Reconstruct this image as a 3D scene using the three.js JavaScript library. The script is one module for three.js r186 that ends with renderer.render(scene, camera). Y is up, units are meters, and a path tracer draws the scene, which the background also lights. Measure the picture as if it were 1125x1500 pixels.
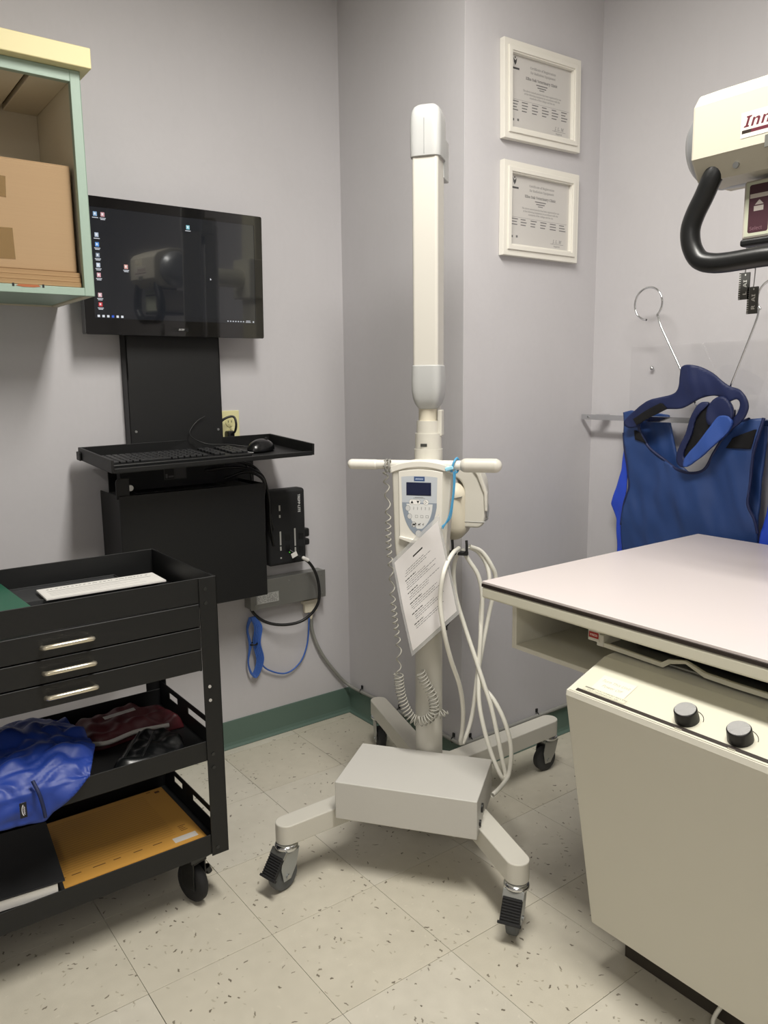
import * as THREE from 'three';
import { RoundedBoxGeometry } from 'three/addons/geometries/RoundedBoxGeometry.js';
import { RectAreaLightUniformsLib } from 'three/addons/lights/RectAreaLightUniformsLib.js';
import { mergeGeometries, mergeVertices } from 'three/addons/utils/BufferGeometryUtils.js';
import { ImprovedNoise } from 'three/addons/math/ImprovedNoise.js';

// ---------------------------------------------------------------- camera, light, exposure
const scene = new THREE.Scene();
scene.background = new THREE.Color(0x101010);
const camera = new THREE.PerspectiveCamera(66.12, 1125 / 1500, 0.02, 30);
camera.position.set(-0.489, 1.312, 2.143);
{
  const m = new THREE.Matrix4();
  // camera axes in the room: right, up, back
  m.makeBasis(new THREE.Vector3(0.80013, -0.01135, 0.59972), new THREE.Vector3(0.10727, 0.98644, -0.12445), new THREE.Vector3(-0.59011, 0.16376, 0.79054));
  camera.quaternion.setFromRotationMatrix(m);
}
const renderer = new THREE.WebGLRenderer();
renderer.toneMapping = THREE.LinearToneMapping;
renderer.toneMappingExposure = 0.95;
renderer.shadowMap.enabled = true;
RectAreaLightUniformsLib.init();
const LAMPS = [
  { x: 0.45, z: 1.34, len: 1.2, wid: 0.26, power: 54, name: 'ceiling_light', label: 'long white wraparound fluorescent light on the ceiling above the rolling x-ray unit' },
  { x: -1.8, z: 3.4, len: 1.2, wid: 0.26, power: 24, name: 'ceiling_light', label: 'unseen second ceiling light added as fill behind the photographer on the left' },  // added fill lamp, out of view; brightens faces turned left, position guessed
];
const CEIL = 2.72;

// ---------------------------------------------------------------- helpers
let seed = 12345;
const rnd = () => { seed = (seed * 1664525 + 1013904223) >>> 0; return seed / 4294967296; };
const rr = (a, b) => a + (b - a) * rnd();
const noise = new ImprovedNoise();
const V = (x, y, z) => new THREE.Vector3(x, y, z);
const used = {};
const numbered = (n) => { if (used[n] === undefined) { used[n] = 0; return n; } used[n]++; return n + '_' + String(used[n]).padStart(3, '0'); };
function mat(color, rough = 0.6, o = {}) { return new THREE.MeshStandardMaterial({ color, roughness: rough, ...o }); }
function pmat(color, rough, o = {}) { return new THREE.MeshPhysicalMaterial({ color, roughness: rough, ...o }); }
function shadow(o) { o.traverse((c) => { if (c.isMesh) { c.castShadow = true; c.receiveShadow = true; } }); return o; }
function part(name, geo, m, parent, pos, rot) {
  const o = new THREE.Mesh(geo, m); o.name = name; o.castShadow = o.receiveShadow = true;
  if (pos) o.position.set(...pos);
  if (rot) o.rotation.set(...rot);
  parent.add(o); return o;
}
function thing(name, label, category, pos = [0, 0, 0], turn = 0, group) {
  const g = new THREE.Group(); g.name = numbered(name); g.position.set(...pos); g.rotation.y = turn;
  g.userData = { label, category }; if (group) g.userData.group = group;
  scene.add(g); return g;
}
function solo(name, label, category, geo, m, pos, rot, group) {
  const o = part(numbered(name), geo, m, scene, pos, rot); o.userData = { label, category }; if (group) o.userData.group = group; return o;
}
function struct(name, geo, m, pos, rot) { const o = part(name, geo, m, scene, pos, rot); o.userData = { kind: 'structure', label: o.name }; return o; }
const rb = (w, h, d, r = 0.002, s = 2) => new RoundedBoxGeometry(w, h, d, s, Math.min(r, w / 2.01, h / 2.01, d / 2.01));
const bx = (w, h, d) => new THREE.BoxGeometry(w, h, d);
const cyl = (r1, r2, h, s = 24) => new THREE.CylinderGeometry(r1, r2, h, s);
function span(x0, x1, y0, y1, z0, z1, r = 0.0015) { const g = rb(x1 - x0, y1 - y0, z1 - z0, r); g.translate((x0 + x1) / 2, (y0 + y1) / 2, (z0 + z1) / 2); return g; }
function at(g, x, y, z, rx = 0, ry = 0, rz = 0) { g.applyMatrix4(new THREE.Matrix4().makeRotationFromEuler(new THREE.Euler(rx, ry, rz))); g.translate(x, y, z); return g; }
function merge(list) { return mergeGeometries(list.map((g) => { const h = g.index ? g.toNonIndexed() : g; for (const k of Object.keys(h.attributes)) if (!['position', 'normal', 'uv'].includes(k)) h.deleteAttribute(k); return h; })); }
function tube(pts, r, seg = 60, closed = false, rs = 8) { const c = new THREE.CatmullRomCurve3(pts.map((p) => V(...p)), closed, 'centripetal'); return new THREE.TubeGeometry(c, seg, r, rs, closed); }
function capsuleBar(p, q, r) { // rounded rod from p to q
  const a = V(...p), b = V(...q), d = b.clone().sub(a), g = new THREE.CapsuleGeometry(r, d.length() - 2 * r, 8, 20);
  g.applyMatrix4(new THREE.Matrix4().makeRotationFromQuaternion(new THREE.Quaternion().setFromUnitVectors(V(0, 1, 0), d.normalize())));
  const mid = a.add(b).multiplyScalar(0.5); g.translate(mid.x, mid.y, mid.z); return g;
}
function prism(pts, depth, bevel = 0.002) { // polygon in xy, extruded along +z from 0
  const s = new THREE.Shape(pts.map((p) => new THREE.Vector2(p[0], p[1])));
  return new THREE.ExtrudeGeometry(s, { depth: depth - 2 * bevel, bevelEnabled: bevel > 0, bevelThickness: bevel, bevelSize: bevel, bevelOffset: -bevel, bevelSegments: 2, curveSegments: 10 }).translate(0, 0, bevel);
}
function rrect(w, h, r) { const s = new THREE.Shape(), x = -w / 2, y = -h / 2; s.moveTo(x + r, y); s.lineTo(x + w - r, y); s.absarc(x + w - r, y + r, r, -Math.PI / 2, 0); s.lineTo(x + w, y + h - r); s.absarc(x + w - r, y + h - r, r, 0, Math.PI / 2); s.lineTo(x + r, y + h); s.absarc(x + r, y + h - r, r, Math.PI / 2, Math.PI); s.lineTo(x, y + r); s.absarc(x + r, y + r, r, Math.PI, 1.5 * Math.PI); return s; }
function canvasTex(w, h, draw) { const c = document.createElement('canvas'); c.width = w; c.height = h; const g = c.getContext('2d'); draw(g, w, h); const t = new THREE.CanvasTexture(c); t.colorSpace = THREE.SRGBColorSpace; t.anisotropy = 8; return t; }
function dataTex(n, fn, srgb) { const d = new Uint8Array(n * n * 4); for (let j = 0; j < n; j++) for (let i = 0; i < n; i++) { const v = fn(i, j); d.set([v[0], v[1], v[2], 255], (j * n + i) * 4); } const t = new THREE.DataTexture(d, n, n); t.wrapS = t.wrapT = THREE.RepeatWrapping; t.magFilter = THREE.LinearFilter; t.minFilter = THREE.LinearMipmapLinearFilter; t.generateMipmaps = true; if (srgb) t.colorSpace = THREE.SRGBColorSpace; t.needsUpdate = true; return t; }
function metreUV(g, k = 1) { // box-projected uv in metres
  const h = g.index ? g.toNonIndexed() : g; const p = h.attributes.position, n = h.attributes.normal, uv = new Float32Array(p.count * 2);
  for (let i = 0; i < p.count; i++) { const ax = Math.abs(n.getX(i)), ay = Math.abs(n.getY(i)), az = Math.abs(n.getZ(i)); let u, v; if (ay >= ax && ay >= az) { u = p.getX(i); v = p.getZ(i); } else if (ax >= az) { u = p.getZ(i); v = p.getY(i); } else { u = p.getX(i); v = p.getY(i); } uv[2 * i] = u * k; uv[2 * i + 1] = v * k; }
  h.setAttribute('uv', new THREE.BufferAttribute(uv, 2)); return h;
}
// cloth of given outline: grid clipped to a polygon (u,v), two faces and a rim; place(u,v,side) gives the point
function cloth(poly, cell, place) {
  const inside = (x, y) => { let c = false; for (let i = 0, j = poly.length - 1; i < poly.length; j = i++) { const [xi, yi] = poly[i], [xj, yj] = poly[j]; if ((yi > y) !== (yj > y) && x < ((xj - xi) * (y - yi)) / (yj - yi) + xi) c = !c; } return c; };
  const near = (x, y) => { let b = null, bd = 1e9; for (let i = 0, j = poly.length - 1; i < poly.length; j = i++) { const [x0, y0] = poly[j], [x1, y1] = poly[i]; const dx = x1 - x0, dy = y1 - y0; let t = ((x - x0) * dx + (y - y0) * dy) / (dx * dx + dy * dy); t = Math.max(0, Math.min(1, t)); const px = x0 + dx * t, py = y0 + dy * t, d = (px - x) ** 2 + (py - y) ** 2; if (d < bd) { bd = d; b = [px, py]; } } return b; };
  let x0 = 1e9, x1 = -1e9, y0 = 1e9, y1 = -1e9; for (const [x, y] of poly) { x0 = Math.min(x0, x); x1 = Math.max(x1, x); y0 = Math.min(y0, y); y1 = Math.max(y1, y); }
  const nx = Math.ceil((x1 - x0) / cell), ny = Math.ceil((y1 - y0) / cell), keep = [], cnt = {};
  const id = (i, j) => j * (nx + 1) + i;
  for (let j = 0; j < ny; j++) for (let i = 0; i < nx; i++) if (inside(x0 + (i + 0.5) * cell, y0 + (j + 0.5) * cell)) { keep.push([i, j]); for (const k of [id(i, j), id(i + 1, j), id(i, j + 1), id(i + 1, j + 1)]) cnt[k] = (cnt[k] || 0) + 1; }
  const pos = [], uv = [], idx = [], map = {}; let n = 0;
  const ks = Object.keys(cnt).map(Number);
  for (const side of [0, 1]) for (const k of ks) { let x = x0 + (k % (nx + 1)) * cell, y = y0 + Math.floor(k / (nx + 1)) * cell; if (cnt[k] < 4) [x, y] = near(x, y); const p = place(x, y, side); pos.push(...p); uv.push(x, y); map[side + '_' + k] = n++; }
  const edge = {};
  for (const [i, j] of keep) { const a = id(i, j), b = id(i + 1, j), c = id(i + 1, j + 1), d = id(i, j + 1); const q = (s, k) => map[s + '_' + k];
    idx.push(q(0, a), q(0, b), q(0, c), q(0, a), q(0, c), q(0, d)); idx.push(q(1, a), q(1, c), q(1, b), q(1, a), q(1, d), q(1, c));
    for (const [e, f] of [[a, b], [b, c], [c, d], [d, a]]) { const r = f + '_' + e; if (edge[r]) delete edge[r]; else edge[e + '_' + f] = [e, f]; } }
  for (const [e, f] of Object.values(edge)) { const q = (s, k) => map[s + '_' + k]; idx.push(q(0, e), q(1, e), q(1, f), q(0, e), q(1, f), q(0, f)); }
  const g = new THREE.BufferGeometry(); g.setAttribute('position', new THREE.Float32BufferAttribute(pos, 3)); g.setAttribute('uv', new THREE.Float32BufferAttribute(uv, 2)); g.setIndex(idx); g.computeVertexNormals(); return g;
}

// ---------------------------------------------------------------- textures and materials
const tileTex = dataTex(1024, (() => {
  const n = 1024, buf = new Float32Array(n * n * 3);
  for (let j = 0; j < n; j++) for (let i = 0; i < n; i++) {
    const t = (a) => a / n; const w = 6.2831853;
    // tileable mottling from noise on a torus-like sampling
    const u = t(i), v = t(j);
    let m = 0; for (const [k, a] of [[5, 0.35], [13, 0.6], [40, 0.6]]) { const e = (f) => noise.noise(u * k + f, v * k, 3.3 + k); m += a * (e(0) * (1 - u) + noise.noise((u - 1) * k, v * k, 3.3 + k) * u); }
    const g = (Math.sin((i * 12.9898 + j * 78.233)) * 43758.5453) % 1;
    const b = 206 + m * 7 + g * 4; buf.set([b, b - 5, b - 19], (j * n + i) * 3);
  }
  const chip = (cx, cy, L, W, a, col, op) => { const c = Math.cos(a), s = Math.sin(a), R = Math.ceil(L) + 1; for (let y = -R; y <= R; y++) for (let x = -R; x <= R; x++) { const p = (x * c + y * s) / L, q = (-x * s + y * c) / W + 0.35 * Math.sin(p * 4 + cx); if (p * p + q * q < 1) { const k = ((((cy + y) % n) + n) % n) * n + ((((cx + x) % n) + n) % n); for (let e = 0; e < 3; e++) buf[k * 3 + e] += (col[e] - buf[k * 3 + e]) * op; } } };
  for (let k = 0; k < 250; k++) chip(Math.floor(rnd() * n), Math.floor(rnd() * n), rr(2, 7), rr(1, 2.4), rr(0, 6.3), [222, 217, 203], rr(0.2, 0.5));
  for (let k = 0; k < 420; k++) chip(Math.floor(rnd() * n), Math.floor(rnd() * n), rr(1.5, 6), rr(0.8, 2), rr(0, 6.3), [150, 142, 122], rr(0.3, 0.8));
  for (let k = 0; k < 260; k++) chip(Math.floor(rnd() * n), Math.floor(rnd() * n), rr(1.5, 6.5), rr(0.9, 2.6), rr(0, 6.3), [92, 84, 70], rr(0.5, 0.95));
  return (i, j) => { const k = (j * n + i) * 3; return [buf[k], buf[k + 1], buf[k + 2]].map((v) => Math.max(0, Math.min(255, v))); };
})(), true);
const paintBump = dataTex(256, (i, j) => { const v = 128 + 55 * noise.noise(i / 4.2, j / 4.2, 7.7) + 40 * noise.noise(i / 11, j / 11, 1.7); return [v, v, v]; });
const plasterTex = dataTex(512, (i, j) => { const u = i / 512, v = j / 512; let m = 0; for (const [k, a] of [[4, 1], [11, 0.6], [60, 0.4]]) m += a * noise.noise(Math.sin(u * 6.2832) * k / 6.28 + 9, Math.cos(u * 6.2832) * k / 6.28 + v * 0, k + Math.sin(v * 6.2832) * k / 6.28); const b = 251 + m * 2.5; return [b, b, b].map((q) => Math.min(255, q)); }, true);
const clothBump = dataTex(128, (i, j) => { const v = 128 + 60 * Math.sin(i * 0.785) * Math.sin(j * 0.785); return [v, v, v]; });
const wallMat = mat(0xc9c7ca, 0.62, { map: plasterTex, bumpMap: paintBump, bumpScale: 0.0006 });
const ceilMat = mat(0xd6d4ce, 0.9);
const baseMat = mat(0x5b7167, 0.5, { bumpMap: paintBump, bumpScale: 0.0004 });
const tileMats = [0xffffff, 0xfbfaf7, 0xfdfcf9].map((c) => mat(c, 0.38, { map: tileTex, bumpMap: paintBump, bumpScale: 0.00012 }));
const jointMat = mat(0x4a4236, 0.9);
const coilMat = mat(0xa9a79e, 0.5);
const M = {
  black: mat(0x121314, 0.42), blackMatte: mat(0x17181a, 0.7), blackGloss: mat(0x08090a, 0.12), rubber: mat(0x1d1d1e, 0.8),
  cartBlack: mat(0x0f1011, 0.5, { bumpMap: paintBump, bumpScale: 0.0002 }), greyRubber: mat(0x55585a, 0.6),
  white: mat(0xe6e3da, 0.42), beam: mat(0xc9c6be, 0.4), unit: mat(0xcfccc2, 0.38), unitGrey: mat(0xb0b1b0, 0.4), unitBox: mat(0xcac8c2, 0.45, { bumpMap: paintBump, bumpScale: 0.0002 }), ivory: mat(0xd9d2bf, 0.45),
  cream: mat(0xdbd8c6, 0.45), creamPanel: mat(0xdddacd, 0.48, { bumpMap: paintBump, bumpScale: 0.00025 }), laminate: mat(0xd6cdcb, 0.35), strip: mat(0x2b221d, 0.5),
  chrome: mat(0xd4d6d8, 0.14, { metalness: 1 }), steel: mat(0xb4b6b6, 0.32, { metalness: 1 }), zinc: mat(0x9fa09c, 0.42, { metalness: 0.85 }), darkSteel: mat(0x4a4b4c, 0.4, { metalness: 0.9 }),
  mint: mat(0x98ada0, 0.5, { bumpMap: paintBump, bumpScale: 0.0003 }), cabIn: mat(0xcdc6b2, 0.65), yellowWood: mat(0xd9cf9f, 0.55),
  navy: pmat(0x18244f, 0.55, { sheen: 0.4, sheenRoughness: 0.5, bumpMap: clothBump, bumpScale: 0.0003 }), blue: pmat(0x28457d, 0.5, { sheen: 0.3, bumpMap: clothBump, bumpScale: 0.0003 }), brightBlue: pmat(0x2a4fd0, 0.45, { sheen: 0.3 }),
  velcro: mat(0x0d0d10, 0.95), paper: mat(0xe9e7e3, 0.7), kraft: mat(0xc08a34, 0.75), greenBook: mat(0x1c5a44, 0.45), red: mat(0x4c141c, 0.5), vinyl: mat(0x0e1011, 0.28),
  cableWhite: mat(0xeeece2, 0.4), cableGrey: mat(0x8f8f8a, 0.5), cableBlue: mat(0x3d66b6, 0.4), tieBlue: mat(0x4f9fcc, 0.4), tag: mat(0xb9b6b2, 0.6),
};

// ---------------------------------------------------------------- room shell
const XL = -2.7, XR = 1.823, ZB = -0.357, ZF = 0.304, XC = 1.197, ZN = 4.4, TH = 0.1;
{
  const floor = new THREE.Group(); floor.name = 'floor'; floor.userData = { kind: 'structure', label: 'floor of square speckled beige tiles' }; scene.add(floor);
  part('subfloor', bx(XR - XL + 0.2, 0.05, ZN - ZB + 0.2), jointMat, floor, [(XL + XR) / 2, -0.0292, (ZN + ZB) / 2]);
  const T = 0.3048;
  const shapes = [0, 1, 2, 3, 4, 5].map((k) => { const gap = [0.0007, 0.0009, 0.0014, 0.0008, 0.001, 0.0018][k]; const g = metreUV(rb(T - gap, 0.004, T - gap, 0.0005, 1), 1 / 1.1); const uv = g.attributes.uv, ox = k * 0.37, oz = k * 0.23; for (let i = 0; i < uv.count; i++) uv.setXY(i, uv.getX(i) + ox, uv.getY(i) + oz); return g; });
  for (let i = Math.floor(XL / T); i * T < XR; i++) for (let j = Math.floor(ZB / T); j * T < ZN; j++) {
    const x0 = Math.max(i * T, XL), x1 = Math.min((i + 1) * T, XR), z0 = Math.max(j * T, ZB), z1 = Math.min((j + 1) * T, ZN);
    if (x1 - x0 < 0.01 || z1 - z0 < 0.01) continue;
    const k = Math.floor(rnd() * 6), m = tileMats[Math.floor(rnd() * 3)];
    if (x1 - x0 > T - 0.001 && z1 - z0 > T - 0.001) part('tile', shapes[k], m, floor, [(x0 + x1) / 2, -0.002 + rr(-0.0002, 0), (z0 + z1) / 2], [0, Math.floor(rnd() * 4) * Math.PI / 2, 0]);
    else part('tile', metreUV(rb(x1 - x0 - 0.001, 0.004, z1 - z0 - 0.001, 0.0005, 1), 1 / 1.1), m, floor, [(x0 + x1) / 2, -0.002, (z0 + z1) / 2]);
  }
}
const wallBox = (name, x0, x1, z0, z1, label) => { const w = struct(name, metreUV(span(x0, x1, -0.03, CEIL, z0, z1, 0.001)), wallMat); w.userData.label = label; return w; };
wallBox('wall_left', XL - TH, XC + 0.05, ZB - TH, ZB, 'pale lavender grey wall behind the monitor');
wallBox('wall_back', XC, XR + TH, ZB - TH, ZF, 'grey wall bump-out carrying two framed certificates');
wallBox('wall_right', XR, XR + TH, ZF - 0.05, ZN + TH, 'pale wall behind the hanging lead apron');
wallBox('wall_near', XL - TH, XR + TH, ZN, ZN + TH, 'wall behind the camera');
wallBox('wall_side', XL - TH, XL, ZB - TH, ZN + TH, 'wall out of view on the far left');
struct('ceiling', bx(XR - XL + 0.3, 0.08, ZN - ZB + 0.3), ceilMat, [(XL + XR) / 2, CEIL + 0.04, (ZN + ZB) / 2]).userData.label = 'white ceiling';
const base = (name, a, b, face) => { // cove base: vertical sheet with a toe flaring onto the floor
  const L = Math.hypot(b[0] - a[0], b[1] - a[1]); const s = new THREE.Shape([[0, 0.0005], [0.016, 0.0005], [0.0165, 0.003], [0.008, 0.009], [0.0045, 0.02], [0.0035, 0.1], [0.0025, 0.102], [0, 0.102]].map((p) => new THREE.Vector2(...p)));
  const g = new THREE.ExtrudeGeometry(s, { depth: L, bevelEnabled: false }); const o = struct(name, g, baseMat, [a[0], 0, a[1]]); o.rotation.y = Math.atan2(b[0] - a[0], b[1] - a[1]); o.userData.label = face; return o;
};
base('baseboard_left', [XC, ZB], [XL, ZB], 'green vinyl baseboard under the monitor wall').scale.x = 1;
base('baseboard_chase', [XC, ZF + 0.004], [XC, ZB], 'green vinyl baseboard on the side of the bump-out');
base('baseboard_back', [XR, ZF], [XC - 0.004, ZF], 'green vinyl baseboard under the certificates');
base('baseboard_right', [XR, ZN], [XR, ZF], 'green vinyl baseboard under the lead apron');
for (const L of LAMPS) {
  const t = thing(L.name, L.label, 'light', [L.x, CEIL, L.z]);
  part('housing', rb(L.wid + 0.02, 0.03, L.len + 0.02, 0.004), M.white, t, [0, -0.0155, 0]);
  const s = new THREE.Shape(); const w = L.wid / 2; s.moveTo(-w, 0); s.quadraticCurveTo(-w, -0.05, -w * 0.55, -0.052); s.lineTo(w * 0.55, -0.052); s.quadraticCurveTo(w, -0.05, w, 0); s.lineTo(-w, 0);
  part('diffuser', new THREE.ExtrudeGeometry(s, { depth: L.len, bevelEnabled: false }).translate(0, -0.03, -L.len / 2), mat(0xffffff, 0.5, { emissive: 0xfff9f0, emissiveIntensity: 3 }), t);
  const r = new THREE.RectAreaLight(0xfffbf3, L.power, L.wid, L.len); r.position.set(L.x, CEIL - 0.088, L.z); r.rotation.set(-Math.PI / 2, 0, 0); r.castShadow = true; scene.add(r);
}

// ---------------------------------------------------------------- wall cabinet with cardboard box
{
  const x0 = -0.62, x1 = 0.178, y0 = 1.539, y1 = 2.083, z0 = ZB + 0.001, z1 = 0.0;
  const c = thing('wall_cabinet', 'open mint green wall cabinet with a yellow wooden top board', 'cabinet');
  part('side_panel', span(x0, x0 + 0.018, y0, y1, z0, z1 - 0.018), M.cabIn, c);
  part('side_panel', span(x1 - 0.018, x1, y0, y1, z0, z1 - 0.018), M.cabIn, c);
  part('back_panel', span(x0 + 0.018, x1 - 0.018, y0, y1, z0, z0 + 0.008), M.cabIn, c);
  part('bottom_panel', span(x0 + 0.018, x1 - 0.018, y0 + 0.004, y0 + 0.022, z0 + 0.008, z1 - 0.018), M.mint, c);
  // slatted ceiling of the cabinet: boards with grooves between them
  for (let k = 0; k < 7; k++) { const a = x0 + 0.018 + k * 0.112; part('top_board', span(a, Math.min(a + 0.1, x1 - 0.018), y1 - 0.02, y1 - 0.002, z0 + 0.008, z1 - 0.018, 0.003), M.cabIn, c); }
  part('top_backing', span(x0, x1, y1 - 0.0018, y1, z0, z1 - 0.018), mat(0x4a4034, 0.8), c);
  part('frame_stile', span(x1 - 0.024, x1, y0, y1, z1 - 0.018, z1), M.mint, c); part('frame_stile', span(x0, x0 + 0.024, y0, y1, z1 - 0.018, z1), M.mint, c);
  part('frame_rail', span(x0 + 0.024, x1 - 0.024, y1 - 0.028, y1, z1 - 0.018, z1), M.mint, c); part('frame_rail', span(x0 + 0.024, x1 - 0.024, y0, y0 + 0.02, z1 - 0.018, z1), M.mint, c);
  part('side_skin', span(x1, x1 + 0.001, y0, y1, z0, z1), M.mint, c);
  part('top_slab', span(x0 - 0.02, x1 + 0.022, y1 + 0.0005, y1 + 0.049, z0, z1 + 0.03, 0.003), M.yellowWood, c);
  const wood = mat(0xb59c78, 0.6, { map: canvasTex(512, 64, (g, w, h) => { g.fillStyle = '#f0e6d8'; g.fillRect(0, 0, w, h); for (let k = 0; k < 60; k++) { g.strokeStyle = `rgba(${120 + rr(0, 60)},${90 + rr(0, 30)},50,${rr(0.1, 0.4)})`; const y = rr(0, h); g.beginPath(); g.moveTo(0, y); g.bezierCurveTo(w / 3, y + rr(-6, 6), w / 1.5, y + rr(-6, 6), w, y + rr(-3, 3)); g.stroke(); } }) });
  for (let k = 0; k < 3; k++) part('wood_strip', span(x0 + 0.026, x1 - 0.026, y0 + 0.0225 + k * 0.0125, y0 + 0.0345 + k * 0.0125, z1 - 0.04 - k * 0.003, z1 - 0.018 - k * 0.003, 0.001), wood, c);
  for (const x of [-0.02, 0.05]) part('latch_slot', span(x, x + 0.005, y0 + 0.0145, y0 + 0.0225, z1 - 0.0005, z1 + 0.0008, 0.0003), M.blackMatte, c);
  part('wood_scar', prism([[-0.012, 0.0155], [0.004, 0.013], [0.03, 0.0132], [0.047, 0.0155], [0.04, 0.0195], [-0.005, 0.0195]], 0.0008, 0.0002), mat(0xa8623c, 0.7), c, [0, y0 + 0.001, z1]);
  const card = mat(0xa88c6a, 0.78, { map: canvasTex(512, 512, (g, w, h) => { g.fillStyle = '#fff'; g.fillRect(0, 0, w, h); for (let k = 0; k < 256; k++) { g.fillStyle = `rgba(120,90,60,${rr(0, 0.05)})`; g.fillRect(0, k * 2, w, 1); } for (let k = 0; k < 500; k++) { g.fillStyle = `rgba(90,60,30,${rr(0, 0.1)})`; g.fillRect(rnd() * w, rnd() * h, rr(1, 6), 1); } }) });
  const b = thing('cardboard_box', 'brown corrugated cardboard box taped shut inside the wall cabinet', 'box', [-0.097, y0 + 0.061, -0.18]);
  part('carton', rb(0.5, 0.262, 0.28, 0.004), card, b, [-0.003, 0.131, 0.001]);
  part('top_flap', rb(0.498, 0.003, 0.139, 0.001), card, b, [-0.003, 0.2636, 0.0705], [0.02, 0, 0]);
  part('top_flap', rb(0.498, 0.003, 0.137, 0.001), card, b, [-0.003, 0.2636, -0.0695], [-0.02, 0, 0]);
  const tape = pmat(0x9c8058, 0.12, { transparent: true, opacity: 0.5 });
  for (const [x, y, w, h, rz] of [[0.065, 0.195, 0.05, 0.05, -0.05], [0.073, 0.06, 0.05, 0.075, 0.02], [0.02, 0.245, 0.12, 0.02, -0.14]]) part('tape_strip', rb(w, h, 0.0006, 0.0002, 1), tape, b, [x, y, 0.1415], [0, 0, rz]);
}

// ---------------------------------------------------------------- wall workstation: mount, tray, computer holder
const ZM = -0.25; // monitor face
{
  const w = thing('wall_workstation', 'black steel wall mount with keyboard tray and computer holder under the monitor', 'workstation', [0.5, 0, ZB]);
  const p = (n, x0, x1, y0, y1, z0, z1, m = M.cartBlack, r = 0.002) => part(n, span(x0 - 0.5, x1 - 0.5, y0, y1, z0 - ZB, z1 - ZB, r), m, w);
  p('column_plate', 0.355, 0.668, 1.03, 1.62, -0.312, -0.306);
  p('column_flange', 0.355, 0.361, 1.03, 1.62, ZB + 0.001, -0.306); p('column_flange', 0.662, 0.668, 1.03, 1.62, ZB + 0.001, -0.306);
  p('monitor_bracket', 0.43, 0.59, 1.56, 1.74, -0.306, -0.285);
  const scr = cyl(0.004, 0.004, 0.003, 12).rotateX(Math.PI / 2);
  for (const [x, y] of [[0.372, 1.165], [0.65, 1.16]]) part('screw', scr.clone(), M.steel, w, [x - 0.5, y, -0.3045 - ZB]);
  // keyboard tray, slightly tipped forward
  const tray = new THREE.Group(); tray.name = 'keyboard_tray'; tray.position.set(0.19 - 0.5, 1.127, -0.3 - ZB); tray.rotation.set(0.073, 0.029, 0.013, 'YXZ'); w.add(tray);
  const TW = 0.665, TD = 0.279;
  part('tray_floor', span(0, TW, -0.037, -0.033, 0, TD), M.cartBlack, tray);
  part('tray_lip', span(0, TW, -0.037, 0, 0, 0.004), M.cartBlack, tray);
  part('tray_lip', span(0, 0.008, -0.037, 0, 0, TD), M.cartBlack, tray); part('tray_lip', span(TW - 0.008, TW, -0.037, 0, 0, TD), M.cartBlack, tray);
  part('front_edge', span(0.008, TW - 0.008, -0.038, -0.024, TD - 0.012, TD), M.cartBlack, tray);
  part('tray_bracket', span(-0.006, 0, -0.037, -0.012, 0.0, 0.03), M.cartBlack, tray);
  // computer holder
  const zf = -0.17;
  p('holder_back', 0.29, 0.80, 0.6, 1.075, ZB + 0.001, ZB + 0.006);
  p('holder_front', 0.262, 0.742, 0.603, 0.985, zf - 0.004, zf);
  p('holder_side', 0.262, 0.266, 0.603, 0.985, ZB + 0.006, zf - 0.004); p('holder_side', 0.738, 0.742, 0.603, 0.985, ZB + 0.006, zf - 0.004);
  p('holder_bottom', 0.266, 0.738, 0.603, 0.607, ZB + 0.006, zf - 0.004);
  const br = prism([[0, 0], [0.04, 0], [0.04, 0.062], [0.012, 0.062], [0.003, 0.058], [0, 0.05]], 0.006, 0.001); part('holder_ear', br, M.cartBlack, w, [0.256 - 0.5, 0.975, zf - ZB - 0.012]);
  part('thumb_screw', at(cyl(0.009, 0.009, 0.012, 16), 0, 0, 0, Math.PI / 2), M.steel, w, [0.302 - 0.5, 1.005, zf - ZB - 0.02]);
  p('upper_bracket', 0.30, 0.62, 0.985, 1.085, -0.3, -0.27, M.blackMatte);
  // desktop computer inside the holder
  const pc = thing('desktop_computer', 'black desktop computer sitting in the wall holder under the keyboard tray', 'computer', [0.5, 0.609, ZB + 0.01]);
  part('case', rb(0.44, 0.37, 0.14, 0.004), M.blackMatte, pc, [0, 0.186, 0.085]);
  part('top_vent', rb(0.3, 0.004, 0.09, 0.001), M.black, pc, [-0.02, 0.373, 0.085]);
  const lab = canvasTex(128, 64, (g) => { g.fillStyle = '#777'; g.fillRect(0, 0, 128, 64); g.fillStyle = '#222'; g.fillRect(4, 4, 52, 56); g.fillStyle = '#aaa'; g.fillRect(8, 34, 12, 22); g.fillRect(24, 44, 30, 10); g.fillStyle = '#999'; for (let k = 0; k < 7; k++) g.fillRect(66, 6 + k * 8, 56, 3); });
  part('spec_label', rb(0.075, 0.04, 0.0008, 0.0002, 1), mat(0x8a8a8a, 0.5, { map: lab }), w, [0.478 - 0.5, 1.03, -0.2694 - ZB]);
}
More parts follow.
